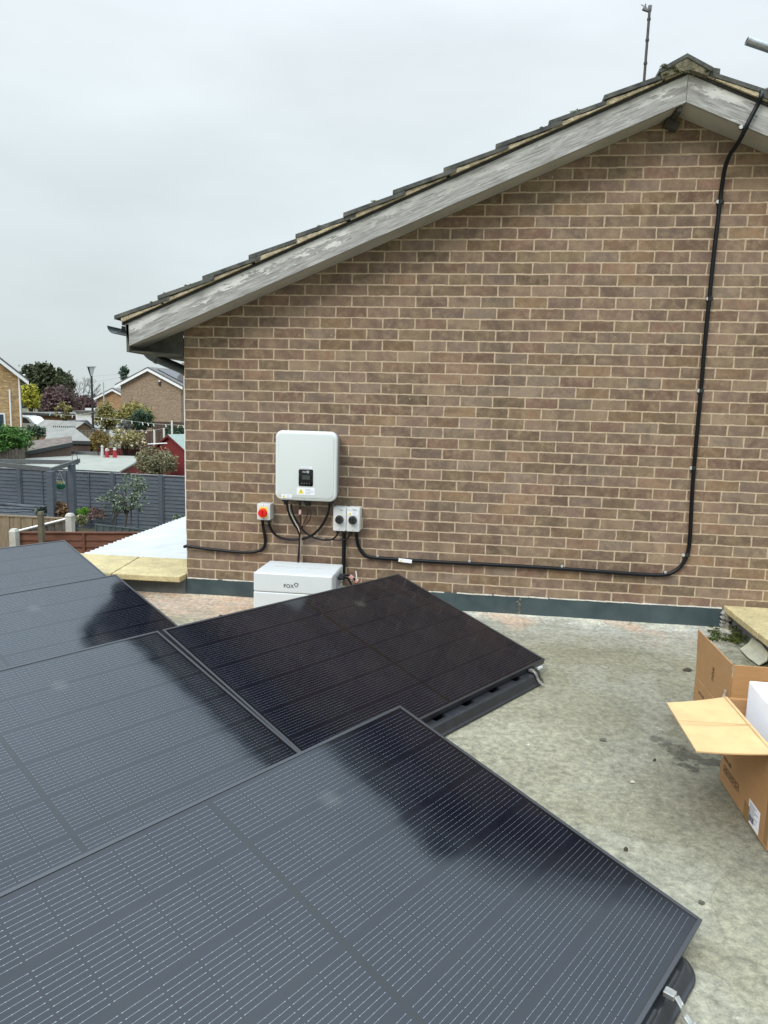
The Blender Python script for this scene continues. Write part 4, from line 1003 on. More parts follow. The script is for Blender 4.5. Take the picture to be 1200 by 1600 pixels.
# ================================================================== background gardens
def fence(name, label, A, B, top, height, m, style='lap', panel=1.83, post=.09, postm=None, post_top=.04, cap=None, capm=None, group=None, gravel=None, start_post=True):
    A = Vector((A[0], A[1], 0)); B = Vector((B[0], B[1], 0)); D = B-A; L = D.length; d = D.normalized(); nrm = Vector((d.y, -d.x, 0))
    if nrm.dot(CAM-A) < 0: nrm = -nrm
    z0 = top-height; e_ = empty(name, (A.x, A.y, z0), label, 'fence', group)
    rot = Matrix((d, nrm, Vector((0, 0, 1)))).transposed(); n = max(1, round(L/panel)); pl = L/n; postm = postm or m
    for i in range(n):
        a = A+d*(pl*i+post/2); w_ = pl-post; c = a+d*(w_/2); b = MB()
        if style == 'lap':
            k = int(height/.118); hb = height/k
            for j in range(k):
                zc = z0+hb*(j+.5); tilt = Matrix.Rotation(.17, 3, 'X')
                b.box((c.x, c.y, zc+random.uniform(-.006, .006)), (w_, .012, hb+.022), rot @ tilt @ Matrix.Rotation(random.uniform(-.005, .005), 3, 'Y'))
            for f_ in (0, .5, 1): q = a+d*(.02+(w_-.04)*f_)+nrm*.022; b.box((q.x, q.y, z0+height/2), (.038, .022, height), rot)
            b.box((c.x, c.y, top+.012), (w_, .055, .022), rot)
        else:
            wb = .115; k = max(1, int(w_/wb))
            for j in range(k):
                q = a+d*(w_*(j+.5)/k)+nrm*(.010 if j % 2 else 0); b.box((q.x, q.y, z0+height/2), (w_/k*.96, .016, height-random.uniform(0, .012)), rot)
            b.box((c.x, c.y, top+.012), (w_, .055, .028), rot)
        b.build('fence_panel', m, e_)
        if cap:
            b = MB(); b.box((c.x, c.y, top+.034), (w_, .065, .016), rot); b.build('capping', capm, e_)
    for i in range(0 if start_post else 1, n+1):
        q = A+d*(pl*i); b = MB(); b.box((q.x, q.y, z0+(height+post_top)/2), (post, post, height+post_top), rot); b.build('post', postm, e_, bevel=.005)
    return e_
M_gf = mat('grey_painted_fence', (.058, .070, .088), (.082, .094, .112), 3, .75, bump=.002, stretch=(1, 1, 5), grain=.12, gscale=30)
M_gf2 = mat('weathered_grey_painted_timber', (.075, .082, .090), (.13, .13, .12), 6, .85, stretch=(2, 2, 6))
FT = -.975
A_ = PZ(-40, 730.5, FT); B_ = PZ(330, 748, FT)
fence('garden_fence', 'slate grey overlap fence running across behind the small tree', A_, B_, FT, 1.8, M_gf, 'lap', 1.83, .11, post_top=.05, cap=True, capm=mat('pale_fence_capping', (.34, .34, .33), (.2, .2, .2), 9, .8))
# brown board fence and the others in the nearer garden
A_ = PZ(-60, 803.5, FT); B_ = PZ(109, 811.5, FT)
M_wood = mat('bleached_brown_boards', (.27, .20, .125), (.17, .125, .078), 5, .85, stretch=(6, 6, .8), bump=.003, bscale=20)
fence('garden_fence', 'light brown vertical board fence at far left below the grey deck', A_, B_, FT, 1.75, M_wood, 'board', 1.83, .09)
A_ = PZ(24, 833, FT); B_ = PZ(235, 833.5, FT)
M_rb = mat('red_brown_stained_fence', (.165, .060, .030), (.115, .042, .022), 5, .75, stretch=(1, 1, 4), bump=.002)
fence('garden_fence', 'red brown overlap fence just beyond the far left solar panel', A_, B_, FT, 1.8, M_rb, 'lap', 1.5, .07, start_post=False)
A_ = PZ(26, 833, FT+.01); B_ = PZ(108, 812, FT+.01)
fence('garden_fence', 'short side fence with thin white top rail joining the two pale posts', A_, B_, FT+.01, 1.6, mat('grey_brown_pickets', (.20, .165, .12), (.12, .10, .08), 8, .85), 'board', 2.4, .05, cap=True, capm=mat('white_rail', (.66, .63, .56), rough=.6))
for (u0, u1, v0, lab_, m_) in ((15.5, 28.5, 829, 'pale square concrete fence post at the far left near the solar panel', M_concrete_post), (103, 115.5, 804.5, 'pale concrete post at the end of the brown board fence', M_concrete_post),
                          (59, 68, 802, 'taller weathered timber post between the brown fences', mat('weathered_post', (.15, .12, .08), (.09, .08, .05), 8, .85))):
    D_ = 12.0 if u0 < 60 else (12.6 if u0 < 80 else 13.25)
    if u0 == 15.5: D_ = 11.9
    a = AT(u0, v0, D_); c = AT(u1, v0, D_); w_ = (c-a).length*.8; q = (a+c)/2
    b = MB(); b.bbox((q.x-w_/2, q.y-w_/2, G), (q.x+w_/2, q.y+w_/2, q.z-.02)); b.hexa([(q.x-w_*.55, q.y-w_*.55, q.z-.02), (q.x+w_*.55, q.y-w_*.55, q.z-.02), (q.x+w_*.55, q.y+w_*.55, q.z-.02), (q.x-w_*.55, q.y+w_*.55, q.z-.02)], [(q.x-w_*.35, q.y-w_*.35, q.z+.03), (q.x+w_*.35, q.y-w_*.35, q.z+.03), (q.x+w_*.35, q.y+w_*.35, q.z+.03), (q.x-w_*.35, q.y+w_*.35, q.z+.03)])
    tag(b.build('fence_post', m_), lab_, 'post')

# pergola and deck
M_perg = M_gf2
pg = AT(82, 806, 20.6); pb = AT(114.5, 802, 21.7)
per = empty('pergola', (pg.x, pg.y, pg.z), 'slate grey pergola frame over the deck at far left', 'pergola')
zt = -.76
def vpost(p0, ztop, w_=.12): b = MB(); b.bbox((p0.x-w_/2, p0.y-w_/2, G+.05), (p0.x+w_/2, p0.y+w_/2, ztop)); b.build('post', M_gf, per, bevel=.005)
pf = AT(81, 735, 20.6); pk = AT(114.5, 722, 21.7); vpost(Vector((pg.x, pg.y, 0)), pf.z-.0, .19); vpost(Vector((pb.x, pb.y, 0)), pk.z-.04, .17)
def beam(p0, p1, w_=.06, h_=.13):
    p0 = Vector(p0); p1 = Vector(p1); d = p1-p0; L = d.length; zx = d.normalized(); yy = Vector((0, 0, 1)).cross(zx).normalized(); zz = zx.cross(yy)
    b = MB(); b.box((p0+p1)/2, (L, w_, h_), Matrix((zx, yy, zz)).transposed()); b.build('beam', M_perg, per, bevel=.004)
beam(AT(-40, 720, 22.4), AT(122, 722.5, 21.9)); beam(AT(-40, 722.5, 20.0), AT(84, 734, 20.6)); beam(AT(78, 735, 20.45), AT(124, 719.5, 22.0))
b = MB(); n = 14; q = AT(117, 716, 21.8); b.tube([q+Vector((.09*math.cos(2*math.pi*k/n), 0, .13*math.sin(2*math.pi*k/n))) for k in range(n+1)], .010, 6); b.build('hoop', M_perg, per)
dk = [PZ(-60, 783, -2.2), PZ(78, 786, -2.2), PZ(88, 808, -2.2), PZ(-60, 812, -2.2)]
b = MB(); b.hexa([(p_.x, p_.y, G) for p_ in dk], [(p_.x, p_.y, -2.2) for p_ in dk])
tag(b.build('deck', mat('dark_grey_decking', (.045, .052, .062), (.075, .082, .09), 2, .7, stretch=(1, 9, 1), bump=.004)), 'dark grey raised deck under the pergola', 'deck')
b = MB(); e0 = PZ(0, 786, -2.1); 
for k in range(3): b.tube(spline([AT(-30, 786+k*5, 22.3-.4*k), AT(10, 788+k*6, 22.2-.4*k), AT(40, 791+k*4, 22.0-.4*k), AT(72, 793+k*4, 21.9-.4*k)], 6), .05-.012*k, 8)
tag(b.build('sunbed_cover', mat('dark_cover', (.04, .047, .058), (.09, .10, .11), 4, .8), smooth=True), 'dark folded cover lying on the grey deck', 'cover')
# hanging basket
q = AT(94, 757, 20.9); hb = empty('hanging_basket', (q.x, q.y, q.z-.12), 'green hanging basket of pale flowers under the pergola beam', 'hanging basket')
b = MB(); b.tube([q+Vector((0, 0, -.14)), q+Vector((0, 0, -.09)), q+Vector((0, 0, .01))], [.08, .13, .155], 16); b.build('bowl', mat('green_plastic', (.02, .14, .09), rough=.5), hb, smooth=True)
b = MB(); foliage(b, q+Vector((0, 0, .05)), (.16, .16, .07), 160, .035); b.build('flowers', leafmat('basket_flowers', [(.45, .42, .28), (.12, .18, .06), (.35, .3, .12), (.6, .58, .5)]), hb)
b = MB()
for a_ in (0, 2.1, 4.2): b.tube([q+Vector((.15*math.cos(a_), .15*math.sin(a_), .02)), q+Vector((0, 0, .38))], .006, 5)
b.build('chain', M_galv, hb)

# plants helper
M_bark = mat('grey_brown_bark', (.07, .055, .042), (.035, .028, .022), 12, .9)
def tree(name, label, base, crowns, n, leafs, lm, trunk_r=.12, cat='tree', group=None, trunk=True, limbs=8, clump=.32, shell=.35):
    """crowns: list of (centre, (rx,ry,rz)). Leaf sized faces gathered in clumps through the crown's volume."""
    e_ = empty(name, base, label, cat, group); b = MB(); tips = []
    for (c, rd) in crowns:
        c = Vector(c); vol = n//len(crowns); ncl = max(10, int(vol/34))
        for _ in range(ncl):
            d = Vector((random.gauss(0, 1), random.gauss(0, 1), random.gauss(0, 1))).normalized()*(shell+(1-shell)*random.random()**.6)
            d *= 1+.28*noise.noise(Vector((d.x*2.3, d.y*2.3, d.z*2.3))+c*.13)
            p0 = c+Vector((d.x*rd[0], d.y*rd[1], d.z*rd[2])); tips.append(p0)
            cr_ = clump*min(rd)*random.uniform(.5, 1.15)
            for _ in range(34):
                q = p0+Vector((random.gauss(0, .62), random.gauss(0, .62), random.gauss(0, .5)))*cr_*random.uniform(.6, 1.35); leaf(b, q, leafs*random.uniform(.6, 1.4))
    b.build('crown', lm, e_)
    if trunk:
        b = MB(); base = Vector(base); c0 = Vector(crowns[0][0]); fork = base.lerp(c0, .55)
        b.tube(spline([base, base.lerp(fork, .5)+Vector((.05*trunk_r*8, 0, 0)), fork], 4), [trunk_r*(1-.35*i/8) for i in range(9)], 9)
        for i in range(limbs):
            tpt = random.choice(tips); mid = fork.lerp(tpt, .5)+Vector((0, 0, .12*(tpt-fork).length)); P_ = spline([fork, mid, tpt], 4)
            b.tube(P_, [trunk_r*.5*(1-.85*k/(len(P_)-1)) for k in range(len(P_))], 6)
        b.build('trunk', M_bark, e_, smooth=True)
    return e_
def px(D): return D/F
def pt(name, label, u0, v0, u1, v1, D, n, ls, lm, **k):
    """plant whose crown fills the given box of directions at distance D, rooted in the ground below it"""
    c = AT((u0+u1)/2, (v0+v1)/2, D); rx = (u1-u0)/2*D/F; rz = (v1-v0)/2*D/F
    k.setdefault('trunk_r', .06); ry = k.pop('ry', rx*.8)
    base = (c.x, c.y, min(gz(c.x, c.y), c.z-rz*.8))
    return tree(name, label, base, [(c, (rx*.86, ry, rz*.86))], n, ls, lm, **k)

L_oak = leafmat('dark_oak_leaves', [(.035, .045, .022), (.06, .075, .035), (.095, .11, .05), (.05, .05, .035)])
L_purple = leafmat('bare_purple_twigs', [(.12, .07, .07), (.17, .105, .105), (.09, .06, .06), (.17, .12, .10)])
L_yel = leafmat('yellow_autumn_leaves', [(.42, .38, .04), (.28, .30, .04), (.55, .47, .07), (.18, .21, .04)])
L_olive = leafmat('olive_autumn_leaves', [(.19, .185, .06), (.28, .24, .08), (.14, .145, .055), (.36, .28, .11)])
L_dkg = leafmat('dark_green_leaves', [(.025, .05, .03), (.05, .085, .05), (.085, .12, .065)])
L_con = leafmat('bright_conifer', [(.03, .085, .018), (.06, .15, .028), (.10, .21, .04), (.035, .07, .02)])
L_grey = leafmat('olive_grey_leaves', [(.07, .105, .07), (.14, .18, .12), (.26, .29, .22), (.05, .075, .045)])
L_gold = leafmat('orange_gold_leaves', [(.50, .30, .03), (.38, .25, .04), (.22, .17, .04)])
L_brown = leafmat('russet_leaves', [(.15, .085, .05), (.22, .13, .07), (.10, .07, .04)])
L_rose = leafmat('rose_leaves', [(.15, .16, .06), (.26, .24, .10), (.34, .28, .12), (.20, .13, .07)])

# far wood on the horizon
b = MB()
for i in range(60):
    u_ = -60+i*8.2; c = AT(u_, 624+random.uniform(-2, 1.5), 240); foliage(b, (c.x, c.y, -3), (8, 6, 6+random.uniform(0, 2.5)), 60, 1.1)
o = tag(b.build('distant_trees', leafmat('far_trees', [(.11, .13, .14), (.15, .165, .17), (.13, .13, .12)])), 'far tree line on the horizon', 'trees'); o['kind'] = 'stuff'

# trees
c1_ = AT(62, 603, 78); s_ = 78/F
tree('oak_tree', 'big dark green oak rounding up beyond the left house', (c1_.x, c1_.y, gz(c1_.x, c1_.y)), [(c1_, (30*s_, 22*s_, 31*s_)), (AT(92, 612, 79), (19*s_, 15*s_, 22*s_)), (AT(46, 602, 78), (20*s_, 12*s_, 32*s_)), (AT(74, 595, 77), (26*s_, 15*s_, 27*s_)), (AT(96, 606, 77), (20*s_, 14*s_, 22*s_))], 26000, .22, L_oak, trunk_r=.55, limbs=26, clump=.26)
pt('purple_tree', 'bare purple grey tree in front of the dark oak', 58, 604, 122, 656, 66, 6500, .16, L_purple, trunk_r=.22, limbs=22, clump=.3)
pt('purple_tree', 'lower reddish bare tree beside the lamp post', 112, 617, 150, 648, 72, 2400, .16, leafmat('reddish_twigs', [(.12, .055, .06), (.16, .08, .085), (.09, .05, .055)]), trunk_r=.15, limbs=10)
pt('yellow_tree', 'bright yellow green tree at the corner of the left brick house', 33, 600, 62, 638, 58, 3000, .16, L_yel, trunk_r=.14, limbs=8)
# leafless tree
def bare(name, label, u_, v0, v1, D, spread):
    c = AT(u_, v1, D); top = AT(u_, v0, D); e_ = empty(name, (c.x, c.y, gz(c.x, c.y)), label, 'tree'); b = MB()
    def br(p, d, L, r, k):
        q = p+d*L; b.tube([p, (p+q)/2+Vector((random.gauss(0, .05), 0, random.gauss(0, .03)))*L, q], [r, r*.8, r*.6], 5)
        if k: 
            for _ in range(3): br(q, (d+Vector((random.gauss(0, spread), random.gauss(0, spread), random.uniform(-.1, .35)))).normalized(), L*.72, r*.6, k-1)
    H = top.z-gz(c.x, c.y); br(Vector((c.x, c.y, gz(c.x, c.y))), Vector((0, 0, 1)), H*.38, .09, 5)
    b.build('branches', M_bark, e_)
bare('bare_tree', 'thin leafless tree against the sky left of the lamp post', 124, 600, 650, 60, .42)
pt('garden_tree', 'sparse small tree with a few yellow leaves before the garages', 84, 625, 114, 656, 42, 520, .07, L_olive, trunk_r=.06, limbs=16)

# houses far behind
def gable_house(label, D, u_apex, v_apex, half, rise, u_wall_l, depth, brick, rotz, vergem, roofm, extras=None, name='brick_house'):
    ap = AT(u_apex, v_apex, D); gy = gz(ap.x, ap.y)
    e_ = bpy.data.objects.new(name, None); COL.objects.link(e_); e_.location = (ap.x, ap.y, gy); e_.rotation_euler = (0, 0, rotz); tag(e_, label, 'house')
    H = ap.z-gy; ev = H-rise
    def mk(nm, q, m, bev=0):
        o = loc_mesh(nm, q, m, bev); o.parent = e_; return o
    q = MB(); q.extr([(-half, 0, 0), (half, 0, 0), (half, 0, ev), (0, 0, H-.05), (-half, 0, ev)], (0, depth, 0)); mk('wall', q, brick)
    q = MB(); sl = rise/half
    for s_ in (-1, 1):
        q.hexa([(0, -.3, H+.0), (s_*(half+.4), -.3, ev-.4*sl), (s_*(half+.4), depth+.3, ev-.4*sl), (0, depth+.3, H+.0)], [(0, -.3, H+.12), (s_*(half+.4), -.3, ev-.4*sl+.12), (s_*(half+.4), depth+.3, ev-.4*sl+.12), (0, depth+.3, H+.12)])
    mk('roof', q, roofm)
    q = MB()
    for s_ in (-1, 1):
        q.extr([(0, -.33, H-.02), (s_*(half+.42), -.33, ev-.42*sl-.02), (s_*(half+.42), -.33, ev-.42*sl-.25), (0, -.33, H-.25)], (0, .025, 0))
    mk('bargeboard', q, vergem)
    return e_, mk, half, ev, H
FB1 = brick_mat('yellow_orange_brick', [(.52, .32, .13), (.44, .26, .11), (.56, .38, .17), (.47, .30, .15), (.38, .235, .105)], (.42, .33, .22), far=True, blot=.3)
FB2 = brick_mat('brown_brick_far', [(.27, .185, .125), (.31, .215, .145), (.24, .165, .115), (.29, .205, .15)], (.38, .31, .23), far=True, blot=.3)
FB3 = brick_mat('orange_brick_far', [(.40, .215, .10), (.33, .18, .085), (.42, .25, .13)], (.40, .30, .2), far=True, blot=.2)
M_wp = mat('white_painted_board', (.78, .78, .78), rough=.5); M_rf = mat('grey_far_roof_tiles', (.10, .095, .09), (.15, .14, .13), 2, .85)
D_ = 42
e_, mk, half, ev, H = gable_house('yellow brick house with white bargeboard cut off by the left edge', D_, -69, 508, 3.3, 2.76, 0, 8, FB1, R(39), M_wp, M_rf)
q = MB(); q.tube([(half-.10, -.08, ev-.1), (half-.10, -.08, .1)], .05, 8); q.tube([(half-.10, -.08, ev-.05), (half+.25, -.20, ev+.02)], .05, 8); mk('downpipe', q, M_wp)
q = MB(); q.tube([(half-.65, -.08, ev-.9), (half-.65, -.08, 1.0)], .045, 8); mk('waste_pipe', q, M_wp)
q = MB(); q.bbox((half-2.6, -.03, 1.2), (half-.95, .0, 2.45)); wo = mk('window', q, M_wp)
q = MB(); q.bbox((half-2.52, -.045, 1.28), (half-1.05, -.032, 2.36)); o = loc_mesh('pane', q, mat('window_glass', (.05, .07, .09), rough=.1)); o.parent = wo
D_ = 64
e_, mk, half, ev, H = gable_house('brown brick house with white verge and chimney, filling the gap beside the near wall', D_, 234, 575.5, 3.35, 1.42, 0, 8.5, FB2, R(-14), M_wp, M_rf)
q = MB(); q.bbox((.75, 3.6, H-.8), (1.35, 4.5, H+.75)); mk('chimney', q, FB2)
q = MB(); sl = 1.42/3.35
q.hexa([(.55, .4, H-.55*sl+.16), (3.3, .4, H-3.3*sl+.16), (3.3, 7.9, H-3.3*sl+.16), (.55, 7.9, H-.55*sl+.16)], [(.55, .4, H-.55*sl+.22), (3.3, .4, H-3.3*sl+.22), (3.3, 7.9, H-3.3*sl+.22), (.55, 7.9, H-.55*sl+.22)]); mk('roof_solar_panel', q, mat('pale_reflecting_panel', (.05, .055, .07), rough=.12, spec=1))
q = MB(); q.box((1.1, -.06, H-1.35), (.22, .10, .30)); mk('alarm_box', q, M_ink); q = MB(); q.box((1.12, -.06, H-1.12), (.2, .11, .12)); mk('floodlight', q, M_wp)
D_ = 84
e_, mk, half, ev, H = gable_house('orange brick house with white verge behind the brown one', D_, 178, 607.5, 2.6, 1.1, 0, 8, FB3, R(-12), M_wp, M_rf)
a = AT(161.5, 597, 80); c = AT(161.5, 627, 80); b = MB(); b.tube([(a.x, a.y, gz(a.x, a.y)), a], .07, 6); tag(b.build('pole', mat('pale_pole', (.42, .42, .42), rough=.6)), 'slim pale pole in front of the orange brick house', 'pole')
b = MB(); q = AT(195, 590, 72); foliage(b, q, (.5, .5, 1.4), 120, .3); tag(b.build('conifer_tree', L_dkg), 'tip of a dark conifer showing over the brown house roof', 'tree')

# garages, white garage, car
a = AT(30, 641.5, 56); c = AT(151, 641.5, 56); gyy = gz(a.x, a.y)
gr = empty('garage_block', ((a.x+c.x)/2, (a.y+c.y)/2, gyy), 'low brick garage block with dark flat roof edge behind the white car', 'garages')
d_ = (c-a); d_.z = 0; d_.normalize(); nb = Vector((d_.y, -d_.x, 0)); nb = -nb if nb.dot(CAM-a) > 0 else nb
def obox(b, p0, p1, dep, z0, z1):
    b.hexa([(p0.x, p0.y, z0), (p1.x, p1.y, z0), (p1.x+nb.x*dep, p1.y+nb.y*dep, z0), (p0.x+nb.x*dep, p0.y+nb.y*dep, z0)], [(p0.x, p0.y, z1), (p1.x, p1.y, z1), (p1.x+nb.x*dep, p1.y+nb.y*dep, z1), (p0.x+nb.x*dep, p0.y+nb.y*dep, z1)])
zt = a.z-.15; b = MB(); obox(b, a+d_*.2+nb*.3, c-d_*.2+nb*.3, 5.5, gyy, zt-.18); b.build('wall', mat('garage_brick', (.21, .12, .06), (.14, .085, .05), 1.5, .9, grain=.25, gscale=9), gr)
b = MB(); obox(b, a, c, 6.0, zt-.18, zt); b.build('roof_edge', mat('dark_fascia', (.035, .035, .035), (.06, .06, .06), 3, .8), gr)
b = MB(); obox(b, a, c, 6.0, zt+.004, zt+.03); b.build('roof_felt', mat('grey_felt', (.18, .175, .165), (.13, .13, .125), 2, .9), gr)
a = AT(118, 644, 50); c = AT(150, 644, 50); b = MB(); gyy = gz(a.x, a.y); wg = empty('white_garage', (a.x, a.y, gyy), 'white painted garage by the foot of the lamp post', 'garage'); obox(b, a, c, 5, gyy, a.z); b.build('wall', M_wp, wg)
b = MB(); obox(b, AT(116, 643, 49.8), AT(152, 643, 49.8), 5.3, a.z+.003, a.z+.14); b.build('roof', M_rf, wg)
a = AT(133, 637.5, 70); c = AT(150, 637.5, 70); b = MB(); gyy = gz(a.x, a.y); obox(b, a, c, 4, gyy, a.z); tag(b.build('white_outbuilding', M_wp), 'distant white roofed outbuilding left of the orange house', 'outbuilding')

def car(label, u_right, v_top, D, L=4.3, Hc=1.6, m=None):
    r_ = AT(u_right, v_top, D); d_ = Vector((math.cos(.1), math.sin(.1), 0)); z0 = r_.z-Hc+.02
    e_ = bpy.data.objects.new('parked_car', None); COL.objects.link(e_); e_.location = (r_.x-d_.x*L/2, r_.y-d_.y*L/2, z0); e_.rotation_euler = (0, 0, .1); tag(e_, label, 'car')
    def mk(nm, q, m, bev=0, par=None): o = loc_mesh(nm, q, m, bev); o.parent = par or e_; return o
    W = 1.75
    prof = [(-L/2, .30), (L/2-.02, .30), (L/2, .62), (L/2-.06, .95), (L/2-.35, 1.10), (L/2-.75, 1.52), (L/2-1.2, Hc), (-.55, Hc), (-1.15, 1.05), (-L/2+.12, .88), (-L/2, .6)]
    q = MB(); q.extr([(x, -W/2, z) for x, z in prof], (0, W, 0)); mk('body', q, m, .06)
    gl = [(L/2-.62, 1.10), (L/2-.95, 1.46), (-.5, 1.50), (-.95, 1.08)]
    q = MB(); q.extr([(x, -W/2-.006, z) for x, z in gl], (0, .01, 0)); mk('side_window', q, _mc['window_glass'])
    q = MB(); q.extr([(x, W/2-.004, z) for x, z in gl], (0, .01, 0)); mk('side_window', q, _mc['window_glass'])
    for x in (-L/2+.8, L/2-.85):
        for y in (-W/2+.08, W/2-.08):
            q = MB(); q.tube([(x, y-.1, .33), (x, y+.1, .33)], .33, 20); wh = mk('wheel', q, M_black); q = MB(); q.tube([(x, y-.108, .33), (x, y+.108, .33)], .2, 14); mk('rim', q, M_galv, par=wh)
    q = MB(); q.box((L/2+.0, -.6, .85), (.05, .3, .16)); q.box((L/2+.0, .6, .85), (.05, .3, .16)); mk('rear_light', q, M_red)
car('white estate car parked beside the yellow brick house', 71.5, 650.5, 50, m=mat('white_car_paint', (.75, .76, .78), rough=.25))
car('dark car parked by the white garage behind the shed roof', 146, 659, 44, L=3.4, Hc=1.45, m=mat('dark_car_paint', (.03, .035, .045), rough=.25))

# lamp post
q = AT(142.5, 573, 34); z0 = gz(q.x, q.y); lp = empty('street_lamp', (q.x, q.y, z0), 'black lamp post with inverted cone lantern above the gardens', 'street lamp')
sp = 34/F
b = MB(); b.tube([(q.x, q.y, z0), (q.x, q.y, z0+1.2), (q.x, q.y, q.z-14*sp)], [.075, .06, .05], 12); b.build('pole', M_ink, lp, smooth=True)
zc = q.z
b = MB(); b.tube([(q.x, q.y, zc-.02), (q.x, q.y, zc+.02)], 7.4*sp, 20); b.build('lamp_cap', mat('grey_lamp_cap', (.45, .46, .46), rough=.4), lp, smooth=True)
b = MB(); b.tube([(q.x, q.y, zc-15*sp), (q.x, q.y, zc-.03)], [1.4*sp, 5.4*sp], 20)
gm_, t_, p_ = newmat('lantern_glass'); p_.inputs['Base Color'].default_value = (.60, .64, .64, 1); p_.inputs['Roughness'].default_value = .2; p_.inputs['Alpha'].default_value = .55
b.build('lantern_glass', gm_, lp, smooth=True)
b = MB(); 
for k in range(2):
    an = -3.05+k*.75; b.add([(q.x+2.0*sp*math.cos(an), q.y+2.0*sp*math.sin(an), zc-15*sp), (q.x+2.0*sp*math.cos(an+.75), q.y+2.0*sp*math.sin(an+.75), zc-15*sp), (q.x+6.1*sp*math.cos(an+.75), q.y+6.1*sp*math.sin(an+.75), zc-.03), (q.x+6.1*sp*math.cos(an), q.y+6.1*sp*math.sin(an), zc-.03)], [(0, 1, 2, 3)])
b.build('lantern_shield', M_ink, lp)
# overhead wires
for i, (v0, v1, lab_) in enumerate(((588, 583, 'upper thin overhead wire between lamp post and brown house'), (597, 588, 'lower thin overhead wire between lamp post and brown house'))):
    b = MB(); b.tube([AT(145, v0, 70), AT(170, (v0+v1)/2+.6, 70), AT(196, v1, 70)], .012, 4); tag(b.build('overhead_wire', M_dimink), lab_, 'wire', 'overhead wires')

# sheds ------------------------------------------------------------------
def quadshed(name, label, c, z, roofm, wallm, th=.06, ov=.1, cat='shed'):
    """c: four roof corners (near-left, near-right, far-right, far-left) in 3-D"""
    c = [Vector(p_) for p_ in c]; mid = sum(c, Vector())/4; e_ = empty(name, (mid.x, mid.y, gz(mid.x, mid.y)), label, cat); g0 = gz(mid.x, mid.y)
    b = MB(); b.hexa([p_-Vector((0, 0, th)) for p_ in c], c); b.build('roof', roofm, e_)
    ins = [mid+(p_-mid)*(1-ov/2) for p_ in c]
    b = MB(); b.hexa([(p_.x, p_.y, g0) for p_ in ins], [(p_.x, p_.y, p_.z-th-.004) for p_ in ins]); b.build('wall', wallm, e_)
    b = MB(); a0, a1 = c[0], c[1]; nn = Vector((a1.y-a0.y, a0.x-a1.x, 0)).normalized()*.03
    if nn.dot(CAM-a0) < 0: nn = -nn
    b.hexa([a0-Vector((0, 0, .14)), a1-Vector((0, 0, .14)), a1+nn-Vector((0, 0, .14)), a0+nn-Vector((0, 0, .14))], [a0-Vector((0, 0, .002)), a1-Vector((0, 0, .002)), a1+nn-Vector((0, 0, .002)), a0+nn-Vector((0, 0, .002))]); b.build('fascia', mat('dark_fascia2', (.03, .035, .035), rough=.7), e_)
    return e_
M_felt = mat('pale_green_grey_felt', (.285, .285, .245), (.235, .235, .20), 1.6, .85, stretch=(1, 1, 1), grain=.08, gscale=40)
M_redw = mat('dark_red_shed_paint', (.20, .022, .020), (.15, .018, .017), 3, .7, stretch=(1, 1, 14), bump=.004, bscale=10)
quadshed('garden_shed', 'long shed with pale grey felt roof and red wall, right behind the grey fence', [PZ(5, 728, -1.0), PZ(186, 737, -1.0), PZ(228, 713, -.80), PZ(60, 708.5, -.80)], 0, M_felt, M_redw)
a, c = PZ(75, 708.3, -.80), PZ(162, 711.5, -.80); b = MB(); b.hexa([a, c, c+Vector((0, .05, 0)), a+Vector((0, .05, 0))], [p_+Vector((0, 0, .13)) for p_ in (a, c, c+Vector((0, .05, 0)), a+Vector((0, .05, 0)))])
tag(b.build('ridge_board', mat('grey_board', (.16, .16, .15), (.12, .12, .11), 5, .85)), 'grey board standing along the back of the pale shed roof', 'board')
def gshed(label, D, ua, va, half, rise, depth, roofm, wallm, rotz, name='garden_shed', trim=None):
    ap = AT(ua, va, D); g0 = gz(ap.x, ap.y)-.3
    e_ = bpy.data.objects.new(name, None); COL.objects.link(e_); e_.location = (ap.x, ap.y, g0); e_.rotation_euler = (0, 0, rotz); tag(e_, label, 'shed')
    H = ap.z-g0; ev = H-rise
    def mk(nm, q, m): o = loc_mesh(nm, q, m); o.parent = e_; return o
    q = MB(); q.extr([(-half, 0, 0), (half, 0, 0), (half, 0, ev), (0, 0, H-.03), (-half, 0, ev)], (0, depth, 0)); mk('wall', q, wallm)
    q = MB(); sl = rise/half
    for s_ in (-1, 1): q.hexa([(0, -.08, H-.0), (s_*(half+.12), -.08, ev-.12*sl), (s_*(half+.12), depth+.08, ev-.12*sl), (0, depth+.08, H)], [(0, -.08, H+.04), (s_*(half+.12), -.08, ev-.12*sl+.04), (s_*(half+.12), depth+.08, ev-.12*sl+.04), (0, depth+.08, H+.04)])
    mk('roof', q, roofm)
    if trim:
        q = MB()
        for s_ in (-1, 1): q.extr([(0, -.10, H+.02), (s_*(half+.13), -.10, ev-.12*sl+.02), (s_*(half+.13), -.10, ev-.12*sl-.08), (0, -.10, H-.08)], (0, .018, 0))
        mk('trim', q, trim)
    return e_
gshed('red gabled shed with green roof beside the near wall corner', 30, 264.5, 680, 1.25, .72, 3.0, mat('grey_green_felt', (.20, .26, .22), (.25, .30, .27), 3, .85), M_redw, R(-26), trim=mat('dark_red_trim', (.12, .012, .012), rough=.6))
M_brw = mat('dark_brown_shed_boards', (.060, .038, .030), (.10, .068, .052), 4, .85, stretch=(7, 7, .6), bump=.003, bscale=12)
M_gft = mat('weathered_grey_felt', (.165, .16, .145), (.235, .225, .20), 2.5, .9, grain=.15, gscale=15)
gshed('brown shed with ridged grey felt roof, farthest of the brown sheds', 36, 131, 660.5, 1.0, .62, 3.6, M_gft, mat('light_brown_boards', (.19, .12, .07), (.13, .08, .05), 4, .85), R(62))
